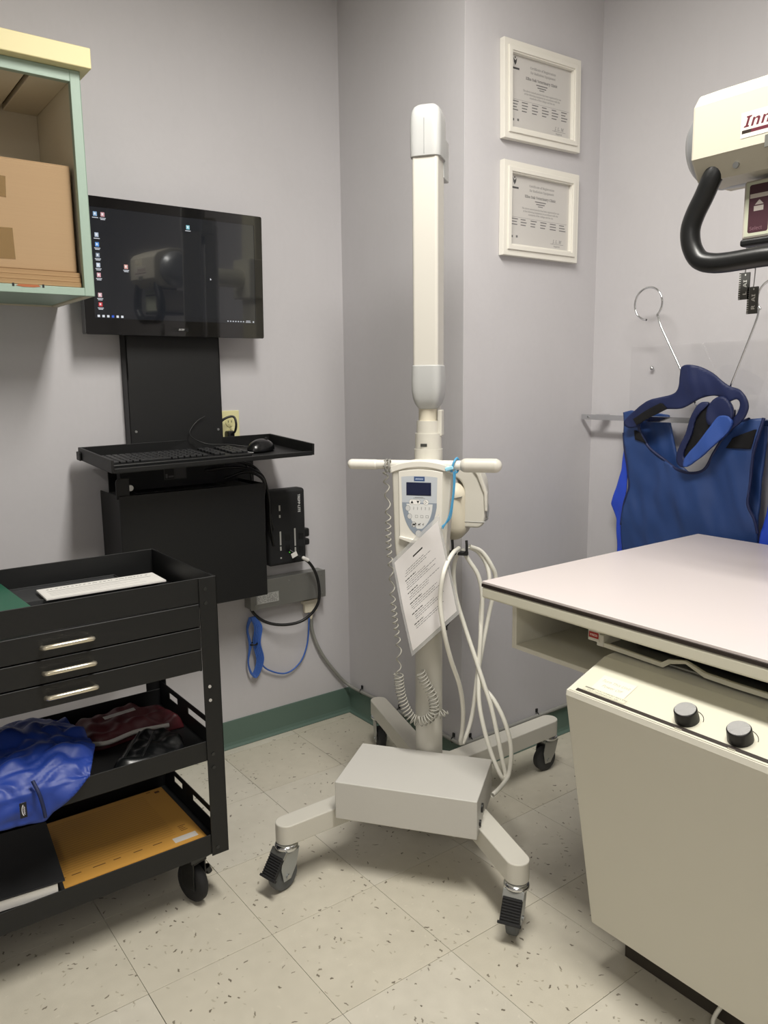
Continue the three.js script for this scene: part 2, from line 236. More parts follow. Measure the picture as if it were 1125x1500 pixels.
// monitor
{
  const W = 0.58, H = 0.385;
  const m = thing('computer_monitor', 'wide black glossy monitor showing a dark desktop with icons', 'monitor', [0.513, 1.458, ZM]);
  m.rotation.x = 0.03;
  part('housing', rb(W, H, 0.035, 0.004), M.black, m, [0, H / 2, -0.018]);
  part('rear_shell', rb(W * 0.6, H * 0.6, 0.016, 0.008), M.blackMatte, m, [0, H / 2, -0.0435 + 0.0005]);
  part('bezel', new THREE.ExtrudeGeometry((() => { const s = rrect(W, H, 0.005); const h = new THREE.Path(); const a = -0.262, b = 0.262, c = -0.147, d = 0.164; h.moveTo(a, c); h.lineTo(a, d); h.lineTo(b, d); h.lineTo(b, c); h.lineTo(a, c); s.holes.push(h); return s; })(), { depth: 0.002, bevelEnabled: true, bevelThickness: 0.0005, bevelSize: 0.0005, bevelSegments: 1 }).translate(0, H / 2, 0), pmat(0x060607, 0.06, { clearcoat: 1, clearcoatRoughness: 0.03 }), m);
  const scr = canvasTex(1024, 608, (g, w, h) => {
    g.fillStyle = '#191b1f'; g.fillRect(0, 0, w, h);
    const icon = (x, y, c, t = 1) => { g.fillStyle = c; g.fillRect(x, y, 22, 24); g.fillStyle = 'rgba(255,255,255,.85)'; g.fillRect(x + 5, y + 5, 10, 12); g.fillStyle = '#dfe3ea'; g.fillRect(x - 6, y + 30, 34, 4); if (t) g.fillRect(x - 2, y + 37, 26, 4); };
    icon(24, 26, '#8fb4d8', 0); icon(66, 26, '#d7a0a6'); icon(26, 138, '#b9c6d8', 0); icon(26, 190, '#5f9ee8'); icon(26, 248, '#8a94a4'); icon(26, 302, '#c9d4e4'); icon(26, 356, '#e0a7b0'); icon(26, 466, '#e3b6bd'); icon(26, 518, '#d23a42'); icon(184, 300, '#e4a9a0'); icon(572, 44, '#8fd0dc', 0);
    g.fillStyle = '#15171b'; g.fillRect(0, 582, w, 26);
    for (let k = 0; k < 6; k++) { g.fillStyle = k === 3 ? '#3a66d8' : '#e8ecf2'; g.fillRect(16 + k * 27, 588, 14, 13); }
    for (let k = 0; k < 7; k++) { g.fillStyle = '#c8ccd4'; g.fillRect(824 + k * 18, 592, 9, 7); } g.fillRect(955, 588, 30, 4); g.fillRect(952, 596, 36, 4); g.fillRect(1002, 590, 10, 10);
    g.fillStyle = '#f0f0f0'; g.beginPath(); g.moveTo(716, 340); g.lineTo(716, 356); g.lineTo(720, 352); g.lineTo(726, 352); g.fill();
  });
  part('screen', new THREE.PlaneGeometry(0.524, 0.311), pmat(0x0b0c0e, 0.07, { emissive: 0xffffff, emissiveMap: scr, emissiveIntensity: 0.95, clearcoat: 1, clearcoatRoughness: 0.02 }), m, [0, H / 2 + 0.0085, 0.0012]);
  const logo = canvasTex(256, 64, (g) => { g.fillStyle = '#060607'; g.fillRect(0, 0, 256, 64); g.fillStyle = '#d8d8d8'; g.font = 'italic 60px sans-serif'; g.textAlign = 'center'; g.fillText('acer', 128, 46); });
  part('logo', new THREE.PlaneGeometry(0.044, 0.011), mat(0xffffff, 0.4, { map: logo }), m, [0.002, 0.02, 0.0028]);
  part('mount_arm', rb(0.16, 0.16, 0.012, 0.003), M.black, m, [0, H / 2, -0.056]);
}
// keyboard, mouse and wires on the tray
{
  const trayPos = V(0.19, 1.127, -0.3); const e = new THREE.Euler(0.073, 0.029, 0.013, 'YXZ');
  const place = (o, x, y, z, turn = 0) => { const q = V(x, y, z).applyEuler(e).add(trayPos); o.position.copy(q); o.quaternion.setFromEuler(e).multiply(new THREE.Quaternion().setFromAxisAngle(V(0, 1, 0), turn)); };
  const k = thing('keyboard', 'black wired keyboard lying on the wall-mounted tray', 'keyboard'); place(k, 0.235, -0.033, 0.175);
  part('base', rb(0.44, 0.014, 0.145, 0.004), M.black, k, [0, 0.0075, 0]);
  const keys = []; for (let r = 0; r < 6; r++) for (let c = 0; c < 22; c++) { if (c === 15 || c === 18) continue; if (r === 5 && c > 3 && c < 9) continue; keys.push(at(rb(0.0165, 0.007, 0.0175, 0.002, 1), -0.204 + c * 0.0194, 0.0175, -0.058 + r * 0.0215)); }
  keys.push(at(rb(0.093, 0.007, 0.0175, 0.002, 1), -0.204 + 6 * 0.0194, 0.0175, -0.058 + 5 * 0.0215));
  const ks = part('keys', merge(keys), mat(0x202123, 0.5), k); ks.userData.kind = 'stuff';
  const ms = thing('computer_mouse', 'black computer mouse beside the keyboard on the tray', 'mouse'); place(ms, 0.54, -0.033, 0.15, -1.2);
  const mg = new THREE.SphereGeometry(1, 32, 20); mg.scale(0.034, 0.036, 0.058); const mp = mg.attributes.position; for (let i = 0; i < mp.count; i++) if (mp.getY(i) < 0) mp.setY(i, mp.getY(i) * 0.12); mg.computeVertexNormals();
  part('shell', mg, mat(0x0c0d0e, 0.25), ms, [0, 0.005, 0]); part('wheel', at(cyl(0.006, 0.006, 0.006, 16), 0, 0.0385, -0.028, 0, 0, Math.PI / 2), M.rubber, ms);
  part('sticker', rb(0.03, 0.0015, 0.006, 0.0005), mat(0xbfc0c0, 0.4), ms, [0, 0.004, 0.058]);
  solo('mouse_cable', 'thin black mouse wire rising from the tray to the column', 'cable', tube([[0.73, 1.1, -0.19], [0.66, 1.112, -0.23], [0.58, 1.12, -0.27], [0.54, 1.15, -0.285], [0.57, 1.19, -0.292], [0.6, 1.205, -0.295]], 0.0016, 50), M.black);
  // outlet and plug
  const o = thing('wall_outlet', 'ivory duplex wall outlet beside the monitor column', 'outlet', [0.715, 1.16, ZB]);
  part('plate', rb(0.075, 0.118, 0.005, 0.002), mat(0xe0dba8, 0.4), o, [0, 0, 0.003]);
  for (const y of [0.02, -0.02]) part('receptacle', at(cyl(0.016, 0.016, 0.003, 24), 0, y, 0.0065, Math.PI / 2), mat(0xd8d39d, 0.4), o);
  for (const [x, y] of [[-0.006, 0.022], [0.006, 0.022], [0.006, -0.018]]) part('slot', rb(0.002, 0.008, 0.001, 0.0002, 1), M.blackMatte, o, [x, y, 0.0083]);
  const pl = thing('power_plug', 'black power plug pushed into the ivory wall outlet', 'plug', [0.705, 1.14, ZB + 0.009]);
  part('plug_body', rb(0.024, 0.022, 0.03, 0.004), M.black, pl, [0, 0, 0.0155]); part('cord', tube([[0, 0, 0.03], [0.006, 0.012, 0.045], [0.008, 0.04, 0.05], [0.004, 0.06, 0.04], [-0.03, 0.05, 0.03], [-0.06, 0.0, 0.02]], 0.004, 40), M.black, pl);
}
// surge protector, junction box and their cables on the wall
{
  const u = thing('surge_protector', 'black upright surge protector with white stickers on the wall beside the computer holder', 'surge protector', [0.90, 0.66, ZB + 0.001]);
  part('body', rb(0.155, 0.275, 0.055, 0.012, 4), M.blackMatte, u, [0, 0.1375, 0.028]);
  for (const [x, y0, y1] of [[-0.03, 0.075, 0.125], [-0.03, 0.055, 0.07], [0.03, 0.065, 0.13], [0.03, 0.03, 0.06], [-0.03, 0.2, 0.22], [-0.03, 0.175, 0.185], [-0.03, 0.025, 0.031]]) part('sticker', rb(0.006, y1 - y0, 0.0008, 0.0002, 1), mat(0xb8b8b4, 0.5), u, [x, (y0 + y1) / 2, 0.0558]);
  for (const [x, y] of [[0, 0.1], [0, 0.06], [0.055, 0.1], [0.055, 0.05]]) part('socket', rb(0.02, 0.022, 0.002, 0.002), M.black, u, [x, y, 0.0558]);
  const logo = canvasTex(64, 160, (g) => { g.fillStyle = '#17181a'; g.fillRect(0, 0, 64, 160); g.save(); g.translate(32, 80); g.rotate(Math.PI / 2); g.fillStyle = '#d8d8d8'; g.font = 'bold 30px sans-serif'; g.textAlign = 'center'; g.fillText('TRIPP·LITE', 0, 10); g.restore(); });
  part('logo', new THREE.PlaneGeometry(0.028, 0.07), mat(0xffffff, 0.5, { map: logo }), u, [0.05, 0.22, 0.0561]);
  part('power_light', new THREE.SphereGeometry(0.002, 12, 8), mat(0x80ff60, 0.3, { emissive: 0x60ff40, emissiveIntensity: 1.5 }), u, [0.006, 0.045, 0.056]);
  for (const [y, r] of [[0.105, 0.016], [0.07, 0.012]]) part('side_plug', rb(0.028, r * 2, 0.028, 0.006), M.black, u, [0.086, y, 0.03]);
  const j = thing('junction_box', 'grey metal junction box with a paper label below the surge protector', 'junction box', [0.90, 0.5, ZB + 0.001]);
  part('box_body', rb(0.31, 0.1, 0.05, 0.002), M.zinc, j, [0, 0.065, 0.026]); part('lid', rb(0.314, 0.104, 0.003, 0.001), M.zinc, j, [0, 0.065, 0.0528]);
  for (const [x, y] of [[-0.14, 0.03], [0.14, 0.03], [0.14, 0.1], [0, 0.1]]) part('screw', at(cyl(0.003, 0.003, 0.002, 10), x, y, 0.055, Math.PI / 2), M.steel, j);
  const lab = canvasTex(256, 96, (g) => { g.fillStyle = '#9c9c98'; g.fillRect(0, 0, 256, 96); g.fillStyle = '#5c5c5c'; for (let k = 0; k < 7; k++) for (let x = 6; x < 240; x += rr(14, 40)) g.fillRect(x, 8 + k * 12, rr(8, 26), 5); });
  part('label', rb(0.09, 0.036, 0.0008, 0.0002, 1), mat(0xffffff, 0.6, { map: lab }), j, [-0.09, 0.05, 0.0552]);
  const cn = thing('cable_connector', 'off-white plastic cable connector under the junction box', 'connector', [1.008, 0.455, ZB + 0.02]);
  part('hood', rb(0.055, 0.045, 0.018, 0.004), M.ivory, cn, [0, 0.02, 0]); part('flange', rb(0.07, 0.014, 0.022, 0.002), M.ivory, cn, [0, 0.04, 0]); part('boot', cyl(0.008, 0.005, 0.03, 16), M.ivory, cn, [0.003, -0.015, 0]);
  solo('grey_data_cable', 'long grey cable from the connector down and along the top of the baseboards', 'cable', tube([[1.012, 0.43, -0.338], [1.02, 0.37, -0.345], [1.055, 0.281, -0.345], [1.116, 0.19, -0.345], [1.165, 0.13, -0.34], [1.183, 0.113, -0.31], [1.187, 0.112, -0.2], [1.187, 0.111, 0.04], [1.187, 0.111, 0.25], [1.19, 0.111, 0.308], [1.21, 0.11, 0.3145], [1.4, 0.11, 0.3145], [1.6, 0.11, 0.3145], [1.79, 0.11, 0.3145]], 0.0065, 160, false, 10), M.cableGrey);
  const clip = (x, z, ry, where) => { const c = thing('cable_clip', 'small black clip holding the grey cable ' + where, 'cable clip', [x, 0.11, z], ry, 'black cable clips'); part('hook', tube([[0, -0.009, 0.004], [0, -0.006, 0.012], [0, 0.004, 0.0135], [0, 0.011, 0.008], [0, 0.014, 0.003]], 0.002, 20), M.black, c); part('nail_pad', rb(0.01, 0.014, 0.005, 0.0015), M.black, c, [0, 0.017, 0.003]); };
  clip(1.196, -0.267, -Math.PI / 2, 'nearest the monitor wall corner'); clip(1.196, -0.03, -Math.PI / 2, 'behind the left rear leg of the unit'); clip(1.196, 0.27, -Math.PI / 2, 'just left of the bump-out corner'); clip(1.235, ZF, 0, 'just right of the bump-out corner'); clip(1.563, ZF, 0, 'above the right rear leg of the unit');
  // blue coil
  const bl = thing('blue_network_cable', 'blue network cable bundled in a loop below the computer holder', 'cable', [0.762, 0.38, ZB + 0.02]);
  for (let k = 0; k < 5; k++) { const a = 0.014 + k * 0.003, o = (k - 2) * 0.0035; part('strand', tube([[o - 0.002, 0.1, 0], [-a + o, 0.06, 0.004 * (k % 2)], [-a * 0.7 + o, 0.0, 0.006], [-a * 1.15 + o, -0.07, 0.004], [o - 0.002, -0.115 - k * 0.004, 0.002], [a + o + 0.004, -0.07, 0.006], [a * 0.7 + o, 0, 0.002 * k], [a * 1.1 + o, 0.06, 0.004], [o + 0.002, 0.1, 0.003]], 0.0032, 50), M.cableBlue, bl); }
  part('tie', at(new THREE.TorusGeometry(0.014, 0.003, 8, 20), 0, 0.0, 0.004, Math.PI / 2), M.black, bl);
  part('tail', tube([[0.02, -0.07, 0.004], [0.06, -0.115, -0.005], [0.14, -0.148, -0.008], [0.2, -0.119, -0.008], [0.232, -0.058, -0.008], [0.243, 0.04, -0.006], [0.246, 0.085, -0.004]], 0.003, 50), M.cableBlue, bl);
  solo('black_power_cable', 'black cable looping from the surge protector round to the blue cable bundle', 'cable', tube([[0.905, 0.712, -0.298], [0.93, 0.69, -0.275], [0.97, 0.66, -0.27], [1.005, 0.59, -0.272], [1.005, 0.5, -0.275], [0.955, 0.445, -0.29], [0.88, 0.435, -0.305], [0.81, 0.455, -0.325], [0.765, 0.5, -0.335], [0.75, 0.56, -0.335]], 0.0055, 80), M.black);
  const tg = thing('cable_tag', 'white paper tag and sleeve on the black cable at the surge protector', 'tag', [0.925, 0.692, -0.272]); part('sleeve', capsuleBar([0.012, -0.005, 0.006], [0.042, -0.022, 0.004], 0.0068), M.paper, tg); part('flag', rb(0.024, 0.018, 0.001, 0.0003, 1), M.paper, tg, [-0.018, 0.008, 0.003], [0, 0, 0.35]);
  // black wires spilling over the top of the computer holder
  [[[0.6, 1.06, -0.29], [0.68, 1.055, -0.27], [0.75, 1.03, -0.25], [0.79, 0.97, -0.25], [0.81, 0.88, -0.27], [0.84, 0.8, -0.296]], [[0.58, 1.03, -0.27], [0.68, 1.035, -0.24], [0.77, 1.005, -0.24], [0.8, 0.93, -0.25], [0.82, 0.82, -0.28], [0.84, 0.74, -0.296]], [[0.64, 1.0, -0.25], [0.71, 1.02, -0.22], [0.76, 0.99, -0.21], [0.775, 0.92, -0.24], [0.8, 0.75, -0.3], [0.77, 0.6, -0.335], [0.765, 0.5, -0.34]], [[0.66, 1.085, -0.3], [0.7, 1.07, -0.28], [0.74, 1.02, -0.27], [0.76, 0.95, -0.29], [0.78, 0.8, -0.32], [0.76, 0.56, -0.342]]].forEach((c, i) => solo('computer_cable', ['black cable arching highest out of the computer holder top', 'black cable bending over the right rim of the computer holder', 'black cable running down the right side of the computer holder', 'thin black cable dropping behind the computer holder'][i], 'cable', tube(c, [0.005, 0.0045, 0.005, 0.003][i], 60), M.black));
}

// ---------------------------------------------------------------- black drawer cart
{
  const X0 = -0.415, X1 = 0.285, Z0 = 0.02, Z1 = 0.43, cx = (X0 + X1) / 2, cz = (Z0 + Z1) / 2;
  const c = thing('utility_cart', 'black steel rolling cart with three shallow drawers and two open shelves', 'cart', [cx, 0, cz]);
  const p = (n, x0, x1, y0, y1, z0, z1, m = M.cartBlack, r = 0.0012) => part(n, span(x0 - cx, x1 - cx, y0, y1, z0 - cz, z1 - cz, r), m, c);
  const post = (x, sx, z, sz) => { // folded angle post
    const a = span(Math.min(0, sx * 0.045), Math.max(0, sx * 0.045), 0, 0.717, Math.min(0, sz * 0.003), Math.max(0, sz * 0.003), 0.001), b = span(Math.min(0, sx * 0.003), Math.max(0, sx * 0.003), 0, 0.717, Math.min(0, sz * 0.04), Math.max(0, sz * 0.04), 0.001);
    const o = part('corner_post', merge([a, b]), M.cartBlack, c, [x - cx, 0.14, z - cz]);
    const s = cyl(0.0045, 0.0045, 0.003, 12).rotateX(Math.PI / 2);
    for (const y of [0.69, 0.655, 0.27, 0.235, 0.02]) part('screw', s.clone(), M.darkSteel, o, [sx * 0.03, y, -sz * 0.0005]);
    for (const y of [0.445, 0.41]) part('hole_plug', at(cyl(0.004, 0.004, 0.0034, 12), sx * 0.03, y, sz * 0.0005, Math.PI / 2), M.tag, o);
  };
  post(X1, -1, Z1, -1); post(X0, 1, Z1, -1); post(X1, -1, Z0, 1); post(X0, 1, Z0, 1);
  // top tray
  p('top_tray_floor', X0 + 0.004, X1 - 0.004, 0.785, 0.788, Z0 + 0.004, Z1 - 0.004);
  p('top_tray_wall', X0 + 0.004, X1 - 0.004, 0.797, 0.857, Z1 - 0.0065, Z1 - 0.0035); p('top_tray_wall', X0 + 0.004, X1 - 0.004, 0.785, 0.857, Z0 + 0.0035, Z0 + 0.0065);
  p('top_tray_wall', X1 - 0.0065, X1 - 0.0035, 0.785, 0.857, Z0 + 0.0065, Z1 - 0.0065); p('top_tray_wall', X0 + 0.0035, X0 + 0.0065, 0.785, 0.857, Z0 + 0.0065, Z1 - 0.0065);
  // drawers
  const DX0 = X0 + 0.045, DX1 = X1 - 0.045;
  [[0.739, 0.794], [0.684, 0.736], [0.629, 0.681]].forEach(([a, b], i) => {
    const d = new THREE.Group(); d.name = 'drawer'; d.position.set(0, 0, 0); c.add(d);
    part('drawer_front', span(DX0 - cx, DX1 - cx, a, b, Z1 - 0.014 - cz, Z1 - 0.002 - cz, 0.002), M.cartBlack, d);
    part('drawer_body', span(DX0 + 0.01 - cx, DX1 - 0.01 - cx, a + 0.006, b - 0.012, Z0 + 0.03 - cz, Z1 - 0.014 - cz, 0.001), M.blackMatte, d);
    part('handle', tube([[-0.052, (a + b) / 2 - 0.004, Z1 - 0.003 - cz], [-0.05, (a + b) / 2, Z1 + 0.014 - cz], [-0.04, (a + b) / 2 + 0.0015, Z1 + 0.018 - cz], [0.04, (a + b) / 2 + 0.0015, Z1 + 0.018 - cz], [0.05, (a + b) / 2, Z1 + 0.014 - cz], [0.052, (a + b) / 2 - 0.004, Z1 - 0.003 - cz]], 0.0055, 40), mat(0xd8d0bc, 0.25, { metalness: 0.8 }), d);
    const h = d.children[2]; h.userData.label = 'brushed satin bar handle';
  });
  p('drawer_case', X1 - 0.05, X1 - 0.045, 0.627, 0.785, Z0 + 0.01, Z1 - 0.004); p('drawer_case', X0 + 0.045, X0 + 0.05, 0.627, 0.785, Z0 + 0.01, Z1 - 0.004);
  p('drawer_case_back', X0 + 0.045, X1 - 0.045, 0.66, 0.785, Z0 + 0.008, Z0 + 0.012);
  // shelves with lips; side lips have long slots
  const slotted = (len, h) => { const s = new THREE.Shape([[0, 0], [len, 0], [len, h], [0, h]].map((q) => new THREE.Vector2(...q))); for (const [a, b] of [[0.05, 0.2], [0.27, 0.33]]) { const q = new THREE.Path(); q.moveTo(a, h * 0.55); q.lineTo(b, h * 0.55); q.lineTo(b, h * 0.8); q.lineTo(a, h * 0.8); q.lineTo(a, h * 0.55); s.holes.push(q); } return new THREE.ExtrudeGeometry(s, { depth: 0.0025, bevelEnabled: false }); };
  for (const [a, b] of [[0.395, 0.446], [0.144, 0.197]]) {
    const s = new THREE.Group(); s.name = 'shelf'; c.add(s);
    const q = (n, x0, x1, y0, y1, z0, z1) => part(n, span(x0 - cx, x1 - cx, y0, y1, z0 - cz, z1 - cz, 0.001), M.cartBlack, s);
    q('shelf_floor', X0 + 0.004, X1 - 0.004, a + 0.001, a + 0.004, Z0 + 0.004, Z1 - 0.004);
    q('shelf_lip', X0 + 0.003, X1 - 0.003, a, b, Z1 - 0.0068, Z1 - 0.0035); q('shelf_lip', X0 + 0.003, X1 - 0.003, a, b, Z0 + 0.0035, Z0 + 0.0068);
    for (const x of [X1 - 0.0062, X0 + 0.0036]) part('slotted_side_rail', slotted(Z1 - Z0 - 0.016, 0.075), M.cartBlack, s, [x - cx, a, Z1 - 0.008 - cz], [0, Math.PI / 2, 0]);
  }
  for (const [x, z, brake] of [[0.209, 0.37, 1], [-0.34, 0.37, 1], [0.22, 0.08, 0], [-0.34, 0.08, 0]]) {
    const k = new THREE.Group(); k.name = 'caster'; k.position.set(x - cx, 0, z - cz); k.rotation.y = 0.25; c.add(k);
    part('wheel', new THREE.LatheGeometry([[0, -0.014], [0.03, -0.014], [0.046, -0.013], [0.052, -0.007], [0.053, 0], [0.052, 0.007], [0.046, 0.013], [0.03, 0.014], [0, 0.014]].map((q) => new THREE.Vector2(...q)), 32).rotateZ(Math.PI / 2), M.rubber, k, [0, 0.0535, 0]);
    part('fork', merge([span(-0.02, -0.016, 0.045, 0.125, -0.018, 0.03, 0.001), span(0.016, 0.02, 0.045, 0.125, -0.018, 0.03, 0.001), span(-0.02, 0.02, 0.118, 0.124, -0.02, 0.035, 0.001)]), M.black, k);
    part('swivel_plate', rb(0.06, 0.014, 0.06, 0.003), M.darkSteel, k, [0, 0.133, 0.01]);
    if (brake) part('brake_lever', merge([span(0.018, 0.045, 0.062, 0.07, -0.006, 0.008, 0.001), at(cyl(0.009, 0.009, 0.02, 12), 0.047, 0.063, 0.001, 0, 0, 0.4)]), M.darkSteel, k);
  }
}
// things on the cart
{
  const g = thing('green_binder', 'dark green binder at the left end of the cart top', 'binder', [-0.19, 0.7885, 0.18], 0.04);
  part('cover', rb(0.165, 0.035, 0.29, 0.003), M.greenBook, g, [0, 0.0178, 0]); part('pages', rb(0.155, 0.028, 0.28, 0.001), M.paper, g, [0.006, 0.018, -0.0055]);
  const mesh = canvasTex(256, 128, (q, w, h) => { q.fillStyle = '#454648'; q.fillRect(0, 0, w, h); q.fillStyle = '#080808'; for (let y = 0; y < 32; y++) for (let x = 0; x < 64; x++) q.fillRect(x * 4 + (y % 2) * 2, y * 4, 2, 2); });
  mesh.wrapS = mesh.wrapT = THREE.RepeatWrapping; mesh.repeat.set(4, 4);
  const mt = thing('mesh_tray', 'black wire mesh desk tray behind the white printed sheet on the cart', 'tray', [0.03, 0.7885, 0.105], -0.03);
  const mm = mat(0xffffff, 0.5, { map: mesh });
  part('mesh_floor', metreUV(rb(0.27, 0.003, 0.15, 0.001), 8), mm, mt, [0, 0.008, 0]); for (const [w, d, x, z] of [[0.27, 0.002, 0, -0.075], [0.27, 0.002, 0, 0.075], [0.002, 0.15, 0.135, 0], [0.002, 0.15, -0.135, 0]]) part('mesh_wall', metreUV(rb(w, 0.014, d, 0.0005), 8), mm, mt, [x, 0.0075, z]);
  const pt = canvasTex(512, 192, (q, w, h) => { q.fillStyle = '#eceae6'; q.fillRect(0, 0, w, h); q.fillStyle = '#555'; for (let x = 30; x < 480; x += rr(12, 22)) q.fillRect(x, 30, rr(6, 12), 7); q.fillStyle = '#777'; q.fillRect(24, 70, 460, 5); q.fillStyle = '#b5b3b0'; for (let k = 0; k < 5; k++) q.fillRect(24, 95 + k * 16, rr(200, 440), 4); });
  const s = thing('printed_sheet', 'white printed card with a dark ruled line on the cart top', 'paper', [0.1, 0.8035, 0.152], -0.02); part('stack', rb(0.295, 0.005, 0.105, 0.001), M.paper, s, [0, 0.003, 0]); part('print', new THREE.PlaneGeometry(0.29, 0.1).rotateX(-Math.PI / 2), mat(0xffffff, 0.6, { map: pt }), s, [0, 0.0059, 0]);
  // blue lead gown heaped over the middle shelf, one corner hanging over the lip
  const gn = thing('folded_gown', 'royal blue lead gown heaped on the cart middle shelf and hanging over its lip', 'gown', [0, 0.4, 0]);
  const path = [[0.09, 0.0], [0.1, 0.05], [0.13, 0.085], [0.2, 0.1], [0.28, 0.1], [0.36, 0.098], [0.42, 0.085], [0.443, 0.06], [0.447, 0.03], [0.448, 0.0], [0.449, -0.03], [0.45, -0.1]];
  const pc = new THREE.CatmullRomCurve3(path.map(([z, y]) => V(0, y, z)));
  const place = (u, v, side) => { const t = Math.min(1, Math.max(0, v)); const q = pc.getPointAt(t), tn = pc.getTangentAt(t); const nrm = V(0, tn.z, -tn.y); const on = t < 0.72; const f = (0.026 * noise.noise(u * 8 + v * 3, v * 6, 2.2) + 0.03 * Math.abs(noise.noise(u * 17 + v * 9, v * 9 - u * 6, 5.1))) * (on ? 1 : 0.55); const droop = on ? -Math.max(0, u + 0.09) * 0.35 * (t > 0.1 ? 1 : 0) : -0; const th = side ? -0.008 : 0; const y = Math.max(q.y + droop + nrm.y * (Math.abs(f) + th), on ? 0.008 + (side ? 0 : 0.006) : -9); return [u, y, q.z + nrm.z * (Math.abs(f) + th) + (on ? 0 : 0.006)]; };
  const total = pc.getLength();
  part('cloth', cloth([[-0.39, 0.02], [-0.03, 0.02], [0.0, 0.3], [0.005, 0.5], [-0.03, 0.66], [-0.05, 0.73], [-0.146, 0.845], [-0.39, 0.80]], 0.0075, place), pmat(0x223f96, 0.48, { sheen: 0.4, bumpMap: clothBump, bumpScale: 0.0002 }), gn);
  part('binding', tube([[-0.162, 0.085, 0.449], [-0.155, 0.06, 0.467], [-0.15, 0.03, 0.47], [-0.147, 0.005, 0.468]], 0.004, 20), M.navy, gn);
  const lt = canvasTex(64, 160, (q) => { q.fillStyle = '#101016'; q.fillRect(0, 0, 64, 160); q.strokeStyle = '#e8e8ee'; q.lineWidth = 7; q.beginPath(); q.ellipse(44, 80, 24, 62, 0, 2.0, 4.3); q.stroke(); q.save(); q.translate(40, 84); q.rotate(-Math.PI / 2); q.fillStyle = '#e8e8ee'; q.strokeStyle = '#e8e8ee'; q.lineWidth = 4; q.beginPath(); for (let k = 0; k <= 40; k++) q.lineTo(-44 + k * 2.2, 7 * Math.sin(k * 0.8)); q.stroke(); q.restore(); });
  part('brand_patch', rb(0.014, 0.034, 0.001, 0.0003, 1), mat(0xffffff, 0.6, { map: lt }), gn, [-0.19, 0.04, 0.476]);
  // red and black gloves
  const puff = (poly, h, y0, seedv, tiltz = 0) => cloth(poly, 0.006, (u, v, side) => { let d = 1e9; for (let i = 0, j = poly.length - 1; i < poly.length; j = i++) { const [x0, z0] = poly[j], [x1, z1] = poly[i], dx = x1 - x0, dz = z1 - z0; let t = ((u - x0) * dx + (v - z0) * dz) / (dx * dx + dz * dz); t = Math.max(0, Math.min(1, t)); d = Math.min(d, Math.hypot(x0 + dx * t - u, z0 + dz * t - v)); } const k = Math.min(1, d / 0.03); const up = h * Math.sqrt(1 - (1 - k) * (1 - k)) * (0.75 + 0.5 * noise.noise(u * 25 + seedv, v * 25, seedv)); return [u, y0 + (side ? 0 : 0.004 + up) + tiltz * (0.43 - v), v]; });
  const flip = (geo) => { const i = geo.index.array; for (let k = 0; k < i.length; k += 3) { const t = i[k]; i[k] = i[k + 1]; i[k + 1] = t; } geo.computeVertexNormals(); return geo; };
  const bg = thing('black_vinyl_glove', 'shiny black vinyl glove lying on the cart middle shelf in front of the red one', 'glove', [0, 0.3995, 0]);
  part('palm', flip(puff([[0.0, 0.405], [0.03, 0.36], [0.09, 0.27], [0.14, 0.235], [0.215, 0.235], [0.235, 0.28], [0.215, 0.36], [0.17, 0.4], [0.1, 0.415]], 0.036, 0, 3.3)), M.vinyl, bg);
  for (const [a, b] of [[[0.03, 0.02, 0.395], [0.13, 0.045, 0.27]], [[0.08, 0.026, 0.4], [0.16, 0.045, 0.29]]]) part('seam', tube([a, [(a[0] + b[0]) / 2, 0.045, (a[2] + b[2]) / 2 + 0.01], b], 0.003, 20), M.vinyl, bg);
  const rg = thing('red_glove', 'dark red protective mitt with a grey label on the cart middle shelf', 'glove', [0, 0.3995, 0]);
  part('mitt', flip(puff([[0.015, 0.09], [0.02, 0.06], [0.18, 0.05], [0.262, 0.12], [0.268, 0.22], [0.225, 0.215], [0.14, 0.205], [0.05, 0.22], [0.01, 0.2]], 0.045, 0, 8.1)), M.red, rg);
  part('label', rb(0.085, 0.001, 0.014, 0.0003, 1), M.tag, rg, [0.12, 0.056, 0.15], [0.12, 0.1, 0]); part('cuff_lining', tube([[0.02, 0.02, 0.205], [0.06, 0.02, 0.226], [0.14, 0.022, 0.212], [0.225, 0.02, 0.222]], 0.006, 30), M.tag, rg);
  // kraft envelopes and black binder on the bottom shelf
  const k = thing('kraft_envelopes', 'flat stack of brown kraft film envelopes on the cart bottom shelf', 'envelopes', [0.03, 0.149, 0.25]);
  const kt = canvasTex(512, 400, (q, w, h) => { q.fillStyle = '#c4913f'; q.fillRect(0, 0, w, h); q.strokeStyle = 'rgba(110,70,20,.55)'; q.lineWidth = 1.5; for (let y = 30; y < 330; y += 13) { q.beginPath(); q.moveTo(20, y); q.lineTo(440, y); q.stroke(); } q.fillStyle = 'rgba(60,35,10,.8)'; for (let i = 0; i < 6; i++) q.fillRect(60 + i * 60, 345, rr(20, 45), 4); for (let i = 0; i < 4; i++) q.fillRect(460, 290 + i * 10, rr(15, 40), 3); q.fillRect(455, 10, 14, 4); q.fillRect(480, 18, 16, 14); q.fillStyle = '#c7c2bb'; q.fillRect(420, 350, 75, 30); });
  for (let i = 0; i < 5; i++) part('envelope', rb(0.42, 0.0066, 0.31, 0.001, 1), M.kraft, k, [rr(-0.003, 0.003), 0.0038 + i * 0.0069, rr(-0.003, 0.003)]);
  part('printed_face', new THREE.PlaneGeometry(0.415, 0.305).rotateX(-Math.PI / 2), mat(0xffffff, 0.75, { map: kt }), k, [0, 0.0352, 0]);
  const b = thing('black_binder', 'black ring binder lying on the envelopes on the cart bottom shelf', 'binder', [-0.215, 0.185, 0.275], -0.1);
